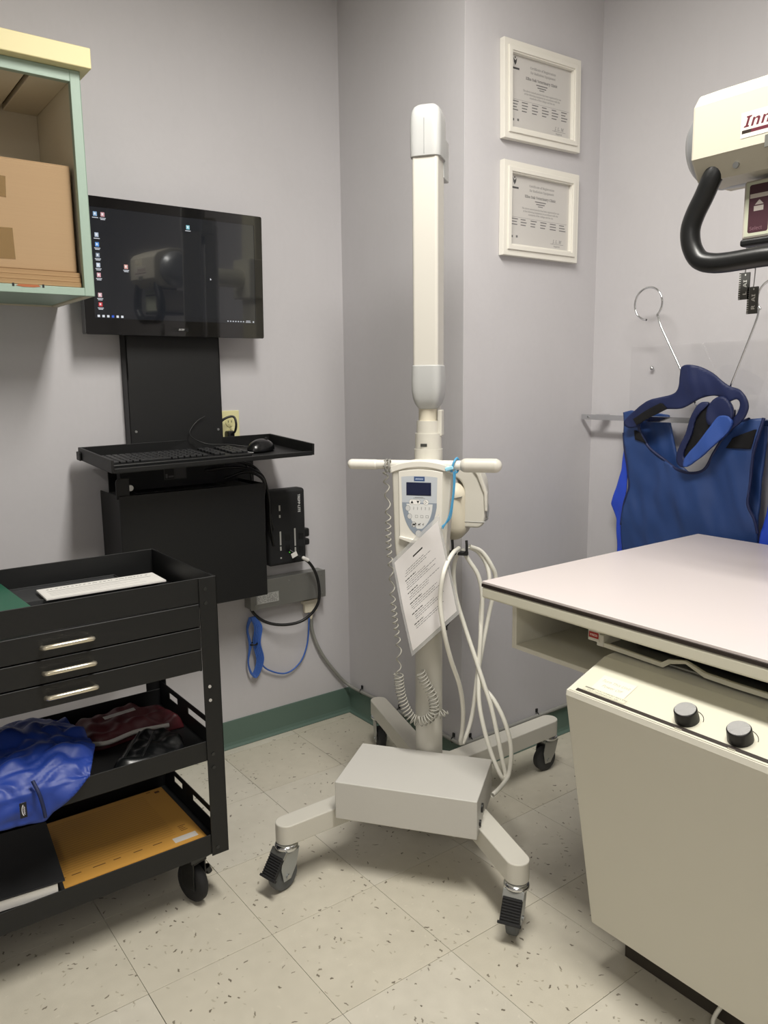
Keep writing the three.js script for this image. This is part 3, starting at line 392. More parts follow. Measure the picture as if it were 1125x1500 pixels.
  part('cover', rb(0.24, 0.003, 0.28, 0.001), M.blackMatte, b, [0, 0.0018, 0]); part('cover', rb(0.24, 0.003, 0.28, 0.001), M.blackMatte, b, [0, 0.0335, 0]); part('spine', rb(0.003, 0.034, 0.28, 0.001), M.blackMatte, b, [-0.12, 0.0175, 0]); part('pages', rb(0.215, 0.024, 0.27, 0.001), M.paper, b, [-0.003, 0.0175, 0.002]);
}

// ---------------------------------------------------------------- rolling x-ray unit
{
  const u = thing('dental_xray_unit', 'tall off-white rolling x-ray unit with a column arm on a four-legged base', 'x-ray machine', [0.942, 0, 0.463], -0.936);
  const legTop = 0.182, legBot = 0.128;
  for (const [sx, sz] of [[-1, 1], [1, 1], [-1, -1], [1, -1]]) {
    const L = Math.hypot(0.3, 0.41), a = Math.atan2(sx * 0.3, sz * 0.41);
    const s = new THREE.Shape(); const w = 0.032; s.moveTo(-w, 0); s.lineTo(-w * 0.92, L); s.absarc(0, L, w * 0.92, Math.PI, 0, true); s.lineTo(w, 0); s.lineTo(-w, 0);
    const g = new THREE.ExtrudeGeometry(s, { depth: legTop - legBot - 0.006, bevelEnabled: true, bevelThickness: 0.003, bevelSize: 0.003, bevelOffset: -0.003, bevelSegments: 3, curveSegments: 16 }).rotateX(Math.PI / 2);
    const leg = part('leg', g, M.unit, u, [0, legTop - 0.003, 0], [0, a, 0]);
    const c = new THREE.Group(); c.name = 'caster'; c.position.set(sx * 0.3, 0, sz * 0.415); u.add(c); const yaw = sz > 0 ? (sx < 0 ? -0.4 : -0.12) : (sx < 0 ? 0.5 : -0.7); c.rotation.y = yaw;
    part('stem_cup', new THREE.LatheGeometry([[0.0, 0.108], [0.026, 0.108], [0.031, 0.113], [0.031, 0.12], [0.027, 0.127], [0, 0.127]].map((q) => new THREE.Vector2(...q)), 28), M.chrome, c);
    part('wheel', at(new THREE.LatheGeometry([[0, -0.013], [0.036, -0.013], [0.041, -0.011], [0.042, -0.005], [0.042, 0.005], [0.041, 0.011], [0.036, 0.013], [0, 0.013]].map((q) => new THREE.Vector2(...q)), 32).rotateZ(Math.PI / 2), 0, 0.0425, 0.016), sz > 0 ? M.greyRubber : mat(0x3c3d3e, 0.7), c);
    part('axle', at(cyl(0.006, 0.006, 0.047, 14), 0, 0.0425, 0.016, 0, 0, Math.PI / 2), M.steel, c);
    const side = (x) => prism([[-0.028, 0.108], [0.03, 0.108], [0.038, 0.07], [0.03, 0.032], [0.006, 0.032], [-0.014, 0.06]], 0.0025, 0.0005).rotateY(-Math.PI / 2).translate(x, 0, 0);
    part('fork', merge([side(-0.0175), side(0.02), span(-0.02, 0.02, 0.102, 0.109, -0.024, 0.024, 0.001)]), sz > 0 ? mat(0xa9adb0, 0.35, { metalness: 0.75 }) : M.steel, c);
    if (sz > 0) { const ped = new THREE.Group(); ped.name = 'brake_pedal'; ped.position.set(0, 0.103, 0.03); ped.rotation.x = 0.92; c.add(ped); part('pad', rb(0.048, 0.008, 0.056, 0.002), M.rubber, ped, [0, 0, 0.03]); for (let k = 0; k < 8; k++) part('ridge', rb(0.046, 0.0025, 0.0032, 0.001, 1), M.rubber, ped, [0, 0.005, 0.008 + k * 0.0063]); part('toe', rb(0.056, 0.01, 0.007, 0.002), M.rubber, ped, [0, 0.001, 0.06]); part('frame', rb(0.052, 0.007, 0.02, 0.001), M.zinc, ped, [0, 0, -0.004]); }
  }
  part('hub_plate', rb(0.16, 0.052, 0.2, 0.01), M.unit, u, [0, 0.154, 0]);
  const box = part('power_box', rb(0.38, 0.105, 0.235, 0.003), M.unitBox, u, [0, 0.2185, 0.2225]);
  for (const x of [-0.145, -0.01, 0.13]) part('screw', at(cyl(0.003, 0.003, 0.002, 10), x, -0.0525, 0.112, Math.PI / 2), M.steel, box);
  part('cable_port', at(cyl(0.012, 0.012, 0.006, 16), 0.191, -0.0, 0.05, 0, 0, Math.PI / 2), M.black, box); part('cable_port', at(cyl(0.008, 0.008, 0.006, 16), 0.191, -0.025, 0.08, 0, 0, Math.PI / 2), M.black, box);
  const cz = 0.065;
  part('column', cyl(0.0385, 0.0385, 0.95, 40), M.unit, u, [0, 0.655, cz]);
  // handlebar
  part('handlebar', merge([capsuleBar([-0.205, 1.092, 0.14], [0.21, 1.095, 0.14], 0.0125)]), M.white, u);
  part('grip', capsuleBar([-0.207, 1.092, 0.14], [-0.115, 1.092, 0.14], 0.0138), M.white, u); part('grip', capsuleBar([0.1, 1.094, 0.14], [0.212, 1.095, 0.14], 0.0185), M.unit, u);
  // console: tapered housing
  const sh = new THREE.Shape(); sh.moveTo(-0.081, 1.075); sh.quadraticCurveTo(0, 1.107, 0.084, 1.075); sh.lineTo(0.069, 0.9); sh.quadraticCurveTo(0.066, 0.8, 0.05, 0.74); sh.lineTo(-0.05, 0.74); sh.quadraticCurveTo(-0.072, 0.8, -0.076, 0.9); sh.lineTo(-0.081, 1.075);
  part('console_housing', new THREE.ExtrudeGeometry(sh, { depth: 0.04, bevelEnabled: true, bevelThickness: 0.006, bevelSize: 0.006, bevelOffset: -0.006, bevelSegments: 4, curveSegments: 16 }).translate(0, 0, 0.102), M.unit, u);
  part('console_cap', new THREE.ExtrudeGeometry((() => { const s = new THREE.Shape(); s.moveTo(-0.082, 1.073); s.quadraticCurveTo(0, 1.107, 0.085, 1.073); s.lineTo(0.0845, 1.088); s.quadraticCurveTo(0, 1.118, -0.0815, 1.088); s.lineTo(-0.082, 1.073); return s; })(), { depth: 0.06, bevelEnabled: true, bevelThickness: 0.003, bevelSize: 0.002, bevelSegments: 2, curveSegments: 16 }).translate(0, 0, 0.09), M.white, u);
  const faceRing = new THREE.Shape(); faceRing.moveTo(-0.06, 1.045); faceRing.quadraticCurveTo(0, 1.058, 0.058, 1.045); faceRing.lineTo(0.055, 0.9); faceRing.lineTo(0.03, 0.855); faceRing.lineTo(-0.058, 0.87); faceRing.lineTo(-0.06, 1.045);
  part('face_surround', new THREE.ExtrudeGeometry(faceRing, { depth: 0.003, bevelEnabled: true, bevelThickness: 0.001, bevelSize: 0.001, bevelSegments: 1 }).translate(0, 0.03, 0.1475), M.white, u);
  const ft = canvasTex(512, 768, (g, w, h) => {
    g.fillStyle = '#dcdcda'; g.fillRect(0, 0, w, h);
    g.fillStyle = '#c3c9d0'; g.fillRect(0, 0, w, 330);
    g.fillStyle = '#8f9aa8'; g.beginPath(); g.moveTo(0, 330); g.lineTo(w, 330); g.lineTo(w, 420); g.quadraticCurveTo(w - 20, 690, 256, 768); g.quadraticCurveTo(20, 690, 0, 420); g.fill();
    g.fillStyle = '#dfe0df'; g.beginPath(); g.moveTo(70, 345); g.lineTo(440, 345); g.quadraticCurveTo(430, 560, 290, 650); g.lineTo(220, 650); g.quadraticCurveTo(110, 540, 70, 345); g.fill();
    g.fillStyle = '#3a5382'; g.fillRect(180, 12, 150, 56); g.fillStyle = '#c8d4ea'; g.font = 'italic bold 34px serif'; g.textAlign = 'center'; g.fillRect(200, 34, 110, 5); g.lineWidth = 4; g.strokeStyle = '#c8d4ea'; g.beginPath(); for (let k = 0; k <= 40; k++) g.lineTo(200 + k * 2.7, 42 + 8 * Math.sin(k * 0.9)); g.stroke();
    g.fillStyle = '#1d2440'; g.fillRect(70, 84, 350, 160);
    g.fillStyle = '#777'; g.fillRect(190, 262, 120, 5); g.fillRect(165, 272, 170, 5);
    const rrb = (x, y, ww, hh) => { g.beginPath(); g.roundRect(x, y, ww, hh, hh / 2); g.fill(); g.stroke(); };
    g.strokeStyle = '#777'; g.lineWidth = 3; g.fillStyle = '#f2f1ee'; rrb(110, 290, 160, 64); rrb(310, 290, 74, 64);
    g.fillStyle = '#111'; g.beginPath(); g.moveTo(130, 340); g.lineTo(170, 340); g.lineTo(150, 304); g.fill(); g.beginPath(); g.moveTo(214, 306); g.lineTo(254, 306); g.lineTo(234, 342); g.fill(); g.strokeStyle = '#222'; g.beginPath(); g.moveTo(334, 304); g.lineTo(334, 340); g.lineTo(364, 322); g.closePath(); g.stroke();
    const disc = (x, y, r) => { g.fillStyle = '#cfd0d0'; g.strokeStyle = '#666'; g.beginPath(); g.arc(x, y, r, 0, 7); g.fill(); g.stroke(); };
    disc(90, 400, 34); disc(115, 500, 32); disc(175, 600, 34); disc(130, 690, 18); disc(240, 710, 44);
    g.strokeStyle = '#444'; for (let k = 0; k < 5; k++) { const x = 165 + k * 55; g.beginPath(); g.moveTo(x, 385); g.lineTo(x + 12, 385); g.lineTo(x + 6, 420); g.moveTo(x, 402); g.lineTo(x + 14, 402); g.stroke(); }
    for (let k = 0; k < 3; k++) g.strokeRect(195 + k * 75, 485, 36, 28);
    g.fillStyle = '#111'; for (const [x, s] of [[178, 1.3], [250, 0.9], [305, 0.6]]) { g.fillRect(x - 18 * s, 590, 32 * s, 14 * s); g.fillRect(x - 16 * s, 600, 5 * s, 20 * s); g.fillRect(x + 8 * s, 600, 5 * s, 20 * s); g.fillRect(x + 10 * s, 580, 12 * s, 12 * s); }
  });
  const fs = new THREE.Shape(); fs.moveTo(-0.05, 1.03); fs.quadraticCurveTo(0, 1.036, 0.048, 1.03); fs.lineTo(0.046, 0.95); fs.quadraticCurveTo(0.035, 0.885, 0.0, 0.868); fs.quadraticCurveTo(-0.04, 0.885, -0.048, 0.95); fs.lineTo(-0.05, 1.03);
  const fg = new THREE.ShapeGeometry(fs, 16); { const p = fg.attributes.position, uv = fg.attributes.uv; for (let i = 0; i < p.count; i++) uv.setXY(i, (p.getX(i) + 0.05) / 0.099, (p.getY(i) - 0.866) / 0.168); } fg.translate(-0.003, 0.032, 0.1519);
  part('keypad_face', fg, mat(0xffffff, 0.4, { map: ft }), u);
  part('display', rb(0.066, 0.033, 0.0016, 0.0005, 1), mat(0x1b2140, 0.12), u, [-0.005, 1.0315, 0.1522]);
  part('chin_ledge', prism([[-0.06, 0.866], [-0.03, 0.856], [0.03, 0.846], [0.03, 0.855], [-0.058, 0.872]], 0.012, 0.001), M.white, u, [0, 0.03, 0.146]);
  // neck, joints and folded arms
  part('neck_sleeve', cyl(0.036, 0.036, 0.075, 36), M.unit, u, [0, 1.135, cz]); part('neck_collar', cyl(0.031, 0.031, 0.04, 32), M.unit, u, [-0.001, 1.186, cz]); part('neck_pin', cyl(0.025, 0.025, 0.04, 28), M.ivory, u, [-0.001, 1.222, cz]);
  part('neck_label', at(rb(0.018, 0.008, 0.001, 0.0003, 1), -0.004, 1.142, cz + 0.0363), mat(0x3a3a36, 0.6), u);
  part('neck_stop', rb(0.012, 0.07, 0.03, 0.003), M.unit, u, [0.033, 1.2, cz - 0.005]);
  const jointGeo = (rings) => { // shell lofted through rounded-square sections [height, half width, half depth]
    const n = 48, pos = [], idx = []; rings.forEach(([y, w, d]) => { for (let i = 0; i < n; i++) { const a = (i / n) * 6.2831853, c = Math.cos(a), q = Math.sin(a), e = 0.42; pos.push(Math.sign(c) * Math.abs(c) ** e * w, y, Math.sign(q) * Math.abs(q) ** e * d); } });
    for (let k = 0; k < rings.length - 1; k++) for (let i = 0; i < n; i++) { const j = (i + 1) % n, p = k * n; idx.push(p + i, p + n + i, p + j, p + j, p + n + i, p + n + j); }
    for (const [k, f] of [[0, 1], [rings.length - 1, 0]]) { const m = pos.length / 3; pos.push(0, rings[k][0], 0); for (let i = 0; i < n; i++) { const j = (i + 1) % n; f ? idx.push(m, k * n + i, k * n + j) : idx.push(m, k * n + j, k * n + i); } }
    const g = new THREE.BufferGeometry(); g.setAttribute('position', new THREE.Float32BufferAttribute(pos, 3)); g.setIndex(idx); g.computeVertexNormals(); return g; };
  part('lower_joint_cover', jointGeo([[1.238, 0.022, 0.026], [1.243, 0.027, 0.031], [1.252, 0.033, 0.037], [1.265, 0.0375, 0.042], [1.285, 0.0405, 0.0445], [1.31, 0.041, 0.045], [1.35, 0.0395, 0.0435], [1.353, 0.0375, 0.0415]]), M.unitGrey, u, [0.001, 0, cz]);
  part('arm_beam', rb(0.068, 0.56, 0.078, 0.008, 4), M.beam, u, [0.001, 1.62, cz]);
  part('upper_joint_cover', jointGeo([[1.871, 0.039, 0.043], [1.873, 0.0405, 0.0445], [1.9, 0.041, 0.045], [1.94, 0.041, 0.045], [1.965, 0.04, 0.044], [1.98, 0.0375, 0.041], [1.991, 0.032, 0.036], [1.997, 0.024, 0.028], [2.0, 0.012, 0.015]]), M.unitGrey, u, [0.001, 0, cz]);
  part('cover_seam', rb(0.0008, 0.085, 0.001, 0.0002, 1), M.greyRubber, u, [0.001, 1.918, cz + 0.0448]);
  part('rear_arm_beam', rb(0.034, 0.86, 0.05, 0.008, 4), M.unit, u, [-0.004, 1.47, cz - 0.075]);
  part('rear_bracket', rb(0.014, 0.1, 0.06, 0.003), M.unitGrey, u, [0.03, 1.88, cz - 0.055]);
  part('rear_joint', rb(0.05, 0.07, 0.08, 0.015, 4), M.unit, u, [0.0, 1.89, cz - 0.055]);
  part('rear_drop', tube([[-0.004, 1.06, cz - 0.075], [0.02, 1.058, -0.03], [0.05, 1.058, -0.045], [0.07, 1.058, -0.05]], 0.018, 24, false, 14), M.unit, u);
  // tube head held in its yoke on the right
  const yk = new THREE.Shape(); yk.moveTo(0.045, 1.082); yk.lineTo(0.1, 1.08); yk.quadraticCurveTo(0.142, 1.065, 0.143, 1.0); yk.lineTo(0.143, 0.935); yk.quadraticCurveTo(0.14, 0.9, 0.118, 0.9); yk.lineTo(0.082, 0.9); yk.lineTo(0.083, 1.0); yk.quadraticCurveTo(0.08, 1.04, 0.045, 1.045); yk.lineTo(0.045, 1.082);
  part('yoke', new THREE.ExtrudeGeometry(yk, { depth: 0.05, bevelEnabled: true, bevelThickness: 0.008, bevelSize: 0.006, bevelOffset: -0.006, bevelSegments: 5, curveSegments: 18 }).translate(0, 0, -0.075), M.unit, u);
  part('yoke_seam', span(0.083, 0.1435, 0.917, 0.9185, -0.084, -0.0155, 0.0004), M.unitGrey, u);
  part('yoke_cap', at(cyl(0.02, 0.02, 0.008, 24), 0.142, 0.945, -0.05, 0, 0, Math.PI / 2), M.unitGrey, u);
  part('yoke_fin', prism([[0.098, 1.082], [0.13, 1.06], [0.15, 1.0], [0.15, 0.95], [0.143, 0.95], [0.14, 1.0], [0.12, 1.05]], 0.02, 0.003), M.unit, u, [0, 0, -0.03]);
  const hg = new RoundedBoxGeometry(0.13, 0.17, 0.13, 8, 0.04); part('tube_head', hg, M.ivory, u, [0.025, 0.945, -0.06]);
  part('head_seam', rb(0.132, 0.0015, 0.132, 0.0005, 1), M.greyRubber, u, [0.015, 0.978, -0.06], [0, 0, 0.18]);
  part('head_cap', rb(0.07, 0.06, 0.07, 0.02, 5), M.unitGrey, u, [0.03, 1.022, -0.05]);
  for (const x of [0.061, 0.101]) part('cable_hook', tube([[x - 0.03, 0.838, 0.03], [x - 0.008, 0.836, 0.034], [x, 0.842, 0.036], [x + 0.001, 0.856, 0.037], [x, 0.874, 0.037]], 0.004, 24), M.darkSteel, u);
  part('hook_rail', rb(0.08, 0.012, 0.012, 0.003), M.darkSteel, u, [0.065, 0.836, 0.03]); part('outlet_block', rb(0.022, 0.03, 0.03, 0.002), M.black, u, [0.05, 0.655, cz + 0.01]); for (let k = 0; k < 3; k++) part('prong', rb(0.004, 0.014, 0.004, 0.001, 1), M.black, u, [0.044 + k * 0.006, 0.634, cz + 0.02]);
}
// cords and sheet hung on the unit (room coordinates)
{
  const A = [[0.95, 0.854, 0.559], [0.892, 0.852, 0.597], [0.831, 0.819, 0.633], [0.822, 0.743, 0.629], [0.828, 0.66, 0.637], [0.856, 0.577, 0.632], [0.905, 0.482, 0.615], [0.938, 0.396, 0.593], [0.951, 0.324, 0.576], [0.95, 0.285, 0.57], [0.956, 0.277, 0.569], [0.965, 0.288, 0.57], [0.987, 0.345, 0.574], [0.996, 0.46, 0.586], [1.001, 0.563, 0.593], [1.011, 0.66, 0.59], [1.011, 0.72, 0.59], [1.004, 0.774, 0.58], [0.989, 0.812, 0.561], [0.976, 0.846, 0.545]];
  const B = [[0.964, 0.848, 0.544], [0.956, 0.796, 0.533], [0.959, 0.718, 0.536], [0.974, 0.629, 0.557], [0.985, 0.545, 0.588], [0.995, 0.461, 0.62], [0.998, 0.416, 0.64], [0.996, 0.336, 0.671], [0.991, 0.267, 0.698], [0.988, 0.226, 0.713], [0.98, 0.222, 0.714], [0.974, 0.232, 0.71], [0.975, 0.273, 0.676], [0.975, 0.342, 0.642], [0.98, 0.412, 0.615], [0.992, 0.485, 0.599], [1.002, 0.603, 0.595], [1.025, 0.694, 0.576], [1.051, 0.75, 0.578], [1.052, 0.797, 0.562], [1.031, 0.832, 0.55], [1.003, 0.848, 0.546]];
  const C = [[1.003, 0.85, 0.546], [1.037, 0.833, 0.558], [1.062, 0.79, 0.575], [1.076, 0.754, 0.578], [1.058, 0.647, 0.57], [1.026, 0.553, 0.577], [1.007, 0.488, 0.585], [1.007, 0.452, 0.602], [1.012, 0.423, 0.639], [1.012, 0.369, 0.686], [1.008, 0.3, 0.714], [0.99, 0.238, 0.723], [0.968, 0.226, 0.73], [0.925, 0.222, 0.745], [0.898, 0.221, 0.753]];
  const w = thing('white_power_cable', 'thick white cable hung in long loops on the hooks of the x-ray unit', 'cable'); for (const q of [A, B, C]) part('loop', tube(q, 0.0062, 110, false, 10), M.cableWhite, w);
  // coiled hand-switch cord
  const path = (pts) => new THREE.CatmullRomCurve3(pts.map((p) => V(...p)), false, 'centripetal');
  const helix = (c, turns, r, rt, n, pitchFn) => { const fr = []; const up = V(0.6, 0, 0.8); for (let i = 0; i <= n; i++) { const t = i / n; const p = c.getPointAt(t), tn = c.getTangentAt(t); const a = new THREE.Vector3().crossVectors(tn, up).normalize(), b = new THREE.Vector3().crossVectors(tn, a).normalize(); const ph = turns * 6.2832 * (pitchFn ? pitchFn(t) : t); fr.push(p.clone().addScaledVector(a, r * Math.cos(ph)).addScaledVector(b, r * Math.sin(ph))); } return new THREE.TubeGeometry(new THREE.CatmullRomCurve3(fr), n * 2, rt, 6); };
  const cd = thing('coiled_cord', 'stretched grey coiled cord hanging from the left grip of the x-ray unit', 'cord');
  const c1 = path([[0.757, 1.108, 0.49], [0.762, 1.07, 0.476], [0.765, 1.022, 0.478], [0.766, 0.948, 0.48], [0.766, 0.872, 0.481], [0.77, 0.797, 0.487], [0.772, 0.72, 0.49], [0.778, 0.643, 0.495], [0.783, 0.585, 0.5], [0.786, 0.51, 0.493]]);
  part('stretched_coil', helix(c1, 24, 0.0066, 0.002, 600, (t) => t + 0.03 * Math.sin(t * 17)), coilMat, cd);
  const c2 = path([[0.786, 0.51, 0.493], [0.79, 0.453, 0.497], [0.8, 0.404, 0.511], [0.812, 0.379, 0.528], [0.83, 0.379, 0.552], [0.846, 0.403, 0.572], [0.846, 0.451, 0.57], [0.835, 0.489, 0.55], [0.826, 0.52, 0.54]]);
  part('dense_coil', helix(c2, 34, 0.0125, 0.002, 700), coilMat, cd);
  part('coil_tail', helix(path([[0.846, 0.403, 0.572], [0.862, 0.4, 0.585], [0.876, 0.41, 0.593]]), 4, 0.009, 0.002, 90), coilMat, cd);
  part('wrap', at(new THREE.TorusGeometry(0.0165, 0.002, 8, 24), 0.757, 1.092, 0.488, 0, 0.64, 0), M.cableGrey, cd); part('wrap', at(new THREE.TorusGeometry(0.0165, 0.002, 8, 24), 0.762, 1.092, 0.495, 0, 0.75, 0.1), M.cableGrey, cd);
  // laminated sheet: corners in the unit's own axes, hung by its top corner
  const tex = canvasTex(640, 828, (g, w, h) => { g.fillStyle = '#e9e6e6'; g.fillRect(0, 0, w, h); const line = (x, y, len, th = 5, c = 'rgba(60,60,64,.75)') => { g.fillStyle = c; for (let a = x; a < x + len;) { const k = rr(12, 42); g.fillRect(a, y, Math.min(k, x + len - a), th); a += k + 7; } }; g.fillStyle = '#333'; g.fillRect(250, 84, 140, 14); let y = 150; for (const [n, hd] of [[3, 0], [0, 1], [4, 0], [0, 1], [3, 0], [0, 1], [3, 0], [0, 1], [3, 0], [0, 1], [2, 0]]) { if (hd) { y += 16; line(90, y, rr(110, 180), 9, '#333'); y += 24; } else for (let k = 0; k < n; k++) { line(rr(90, 130), y, rr(260, 430)); y += 19; } } });
  const sg = thing('laminated_sheet', 'laminated instruction sheet hanging askew below the x-ray unit console', 'paper', [0.942, 0, 0.463], -0.936);
  const wv = (x, y) => 0.004 * noise.noise(x * 14, y * 14, 4.4) + 0.003 * Math.sin(y * 22 + x * 9);
  // left, top, right, bottom corners
  const Lc = [-0.076, 0.832], Tc = [0.05, 0.958], Rc = [0.104, 0.705];
  const ex = [Tc[0] - Lc[0], Tc[1] - Lc[1]], ey = [Rc[0] - Tc[0], Rc[1] - Tc[1]];
  const sheet = (inset, off, thick) => { const N = 24, g = new THREE.BoxGeometry(1, 1, 1, N, N, 1), p = g.attributes.position; for (let i = 0; i < p.count; i++) { const s = inset + (p.getX(i) + 0.5) * (1 - 2 * inset), t = inset + (0.5 - p.getY(i)) * (1 - 2 * inset); const x = Lc[0] + ex[0] * s + ey[0] * t, y = Lc[1] + ex[1] * s + ey[1] * t; p.setXYZ(i, x, y, 0.163 + off + wv(x, y) + p.getZ(i) * thick); } g.computeVertexNormals(); return g; };
  part('lamination', sheet(-0.022, 0, 0.0012), pmat(0xdedede, 0.12, { transparent: true, opacity: 0.35 }), sg);
  part('printed_page', sheet(0.022, 0.0004, 0.0012), pmat(0xffffff, 0.22, { map: tex, clearcoat: 0.6, clearcoatRoughness: 0.15 }), sg);
  const tie = thing('blue_tie', 'bright blue plastic tie knotted on the right grip of the x-ray unit', 'tie', [0.942, 0, 0.463], -0.936);
  part('knot', tube([[0.083, 1.078, 0.158], [0.09, 1.105, 0.155], [0.095, 1.113, 0.14], [0.097, 1.095, 0.123], [0.096, 1.078, 0.14], [0.09, 1.075, 0.158]], 0.0028, 30), M.tieBlue, tie);
  part('tail', tube([[0.09, 1.08, 0.16], [0.09, 1.04, 0.16], [0.086, 1.0, 0.161], [0.078, 0.96, 0.163], [0.062, 0.93, 0.167]], 0.0022, 30), M.tieBlue, tie);
  part('tail', tube([[0.094, 1.085, 0.158], [0.092, 1.04, 0.157], [0.088, 1.0, 0.158], [0.08, 0.955, 0.16], [0.06, 0.935, 0.167]], 0.0018, 30), M.tieBlue, tie);
  part('knot_end', rb(0.022, 0.01, 0.012, 0.003), mat(0x9fd8f0, 0.3), tie, [0.078, 1.087, 0.158], [0, 0, 0.3]);
}

// ---------------------------------------------------------------- framed certificates
{
  const cert = (rows) => canvasTex(512, 400, (g, w, h) => {
    g.fillStyle = '#cfccc8'; g.fillRect(0, 0, w, h); g.fillStyle = '#222'; g.beginPath(); g.moveTo(36, 26); g.lineTo(50, 40); g.lineTo(64, 26); g.lineTo(60, 48); g.lineTo(50, 64); g.lineTo(40, 48); g.fill(); g.beginPath(); g.arc(50, 24, 5, 0, 7); g.fill(); g.font = 'bold 13px sans-serif'; g.textAlign = 'center'; g.fillRect(18, 74, 64, 10);
    g.fillStyle = '#4a4a4a'; g.font = '17px serif'; g.fillText('Certificate of Registration', 270, 62); g.fillText('for Radiation Equipment', 270, 86); g.fillStyle = '#1c1c1c'; g.font = 'bold 19px serif'; g.fillText('Elba Oak Veterinary Clinic', 260, 122); g.fillStyle = '#555'; g.font = '11px serif'; g.fillRect(215, 134, 90, 5); g.fillRect(225, 147, 70, 5); g.fillRect(240, 159, 40, 4);
    g.font = '12px serif'; for (const [k, t] of ['The above named practice has been registered for use', 'of the following equipment in accordance with the', 'standards of the College and the Act'].entries()) g.fillText(t, 265, 186 + k * 16);
    g.fillStyle = '#555'; for (let c = 0; c < 6; c++) for (let r = 0; r < rows; r++) { const x = 22 + c * 80; g.fillRect(x, 244 + r * 15, rr(34, 58), 5); }
    g.fillRect(18, 236, 470, 1); g.fillRect(30, 338, 12, 12); g.fillRect(66, 336, 14, 12); g.fillRect(350, 356, 110, 1.5); g.font = 'italic 24px serif'; g.fillText('J. L. M', 405, 350); g.font = '12px serif'; g.fillText('Registrar', 405, 374);
  });
  const profile = (W, H, b, z0, z1, inner) => { const s = new THREE.Shape([[-W / 2, -H / 2], [W / 2, -H / 2], [W / 2, H / 2], [-W / 2, H / 2]].map((q) => new THREE.Vector2(...q))); const h = new THREE.Path(); const a = W / 2 - b, c = H / 2 - b; h.moveTo(-a, -c); h.lineTo(-a, c); h.lineTo(a, c); h.lineTo(a, -c); h.lineTo(-a, -c); s.holes.push(h); return new THREE.ExtrudeGeometry(s, { depth: z1 - z0 - 0.003, bevelEnabled: true, bevelThickness: 0.0015, bevelSize: 0.0015, bevelOffset: -0.0015, bevelSegments: 2 }).translate(0, 0, z0 + 0.0015); };
  const frame = (x, y, rows, rz, label) => {
    const f = thing('framed_certificate', label, 'frame', [x, y, ZF + 0.001], 0, 'framed certificates on the bump-out wall'); f.rotation.z = rz; const W = 0.352, H = 0.282;
    part('outer_moulding', profile(W, H, 0.024, 0, 0.02), M.white, f); part('middle_moulding', profile(W - 0.036, H - 0.036, 0.014, 0.0, 0.025), M.white, f); part('inner_lip', profile(W - 0.056, H - 0.056, 0.008, 0, 0.021), M.white, f);
    part('certificate', new THREE.PlaneGeometry(W - 0.06, H - 0.06), mat(0xffffff, 0.6, { map: cert(rows) }), f, [0, 0, 0.008]);
    part('glass', rb(W - 0.066, H - 0.066, 0.002, 0.0004, 1), new THREE.MeshPhysicalMaterial({ color: 0xffffff, roughness: 0.02, transmission: 1, thickness: 0, ior: 1.5 }), f, [0, 0, 0.0105]);
    part('backing', rb(W - 0.01, H - 0.01, 0.006, 0.001), M.tag, f, [0, 0, 0.0035]);
  };
  frame(1.5165, 2.188, 4, 0.02, 'upper of the two white framed certificates on the wall');
  frame(1.52, 1.84, 3, 0.0, 'lower of the two white framed certificates on the wall');
}

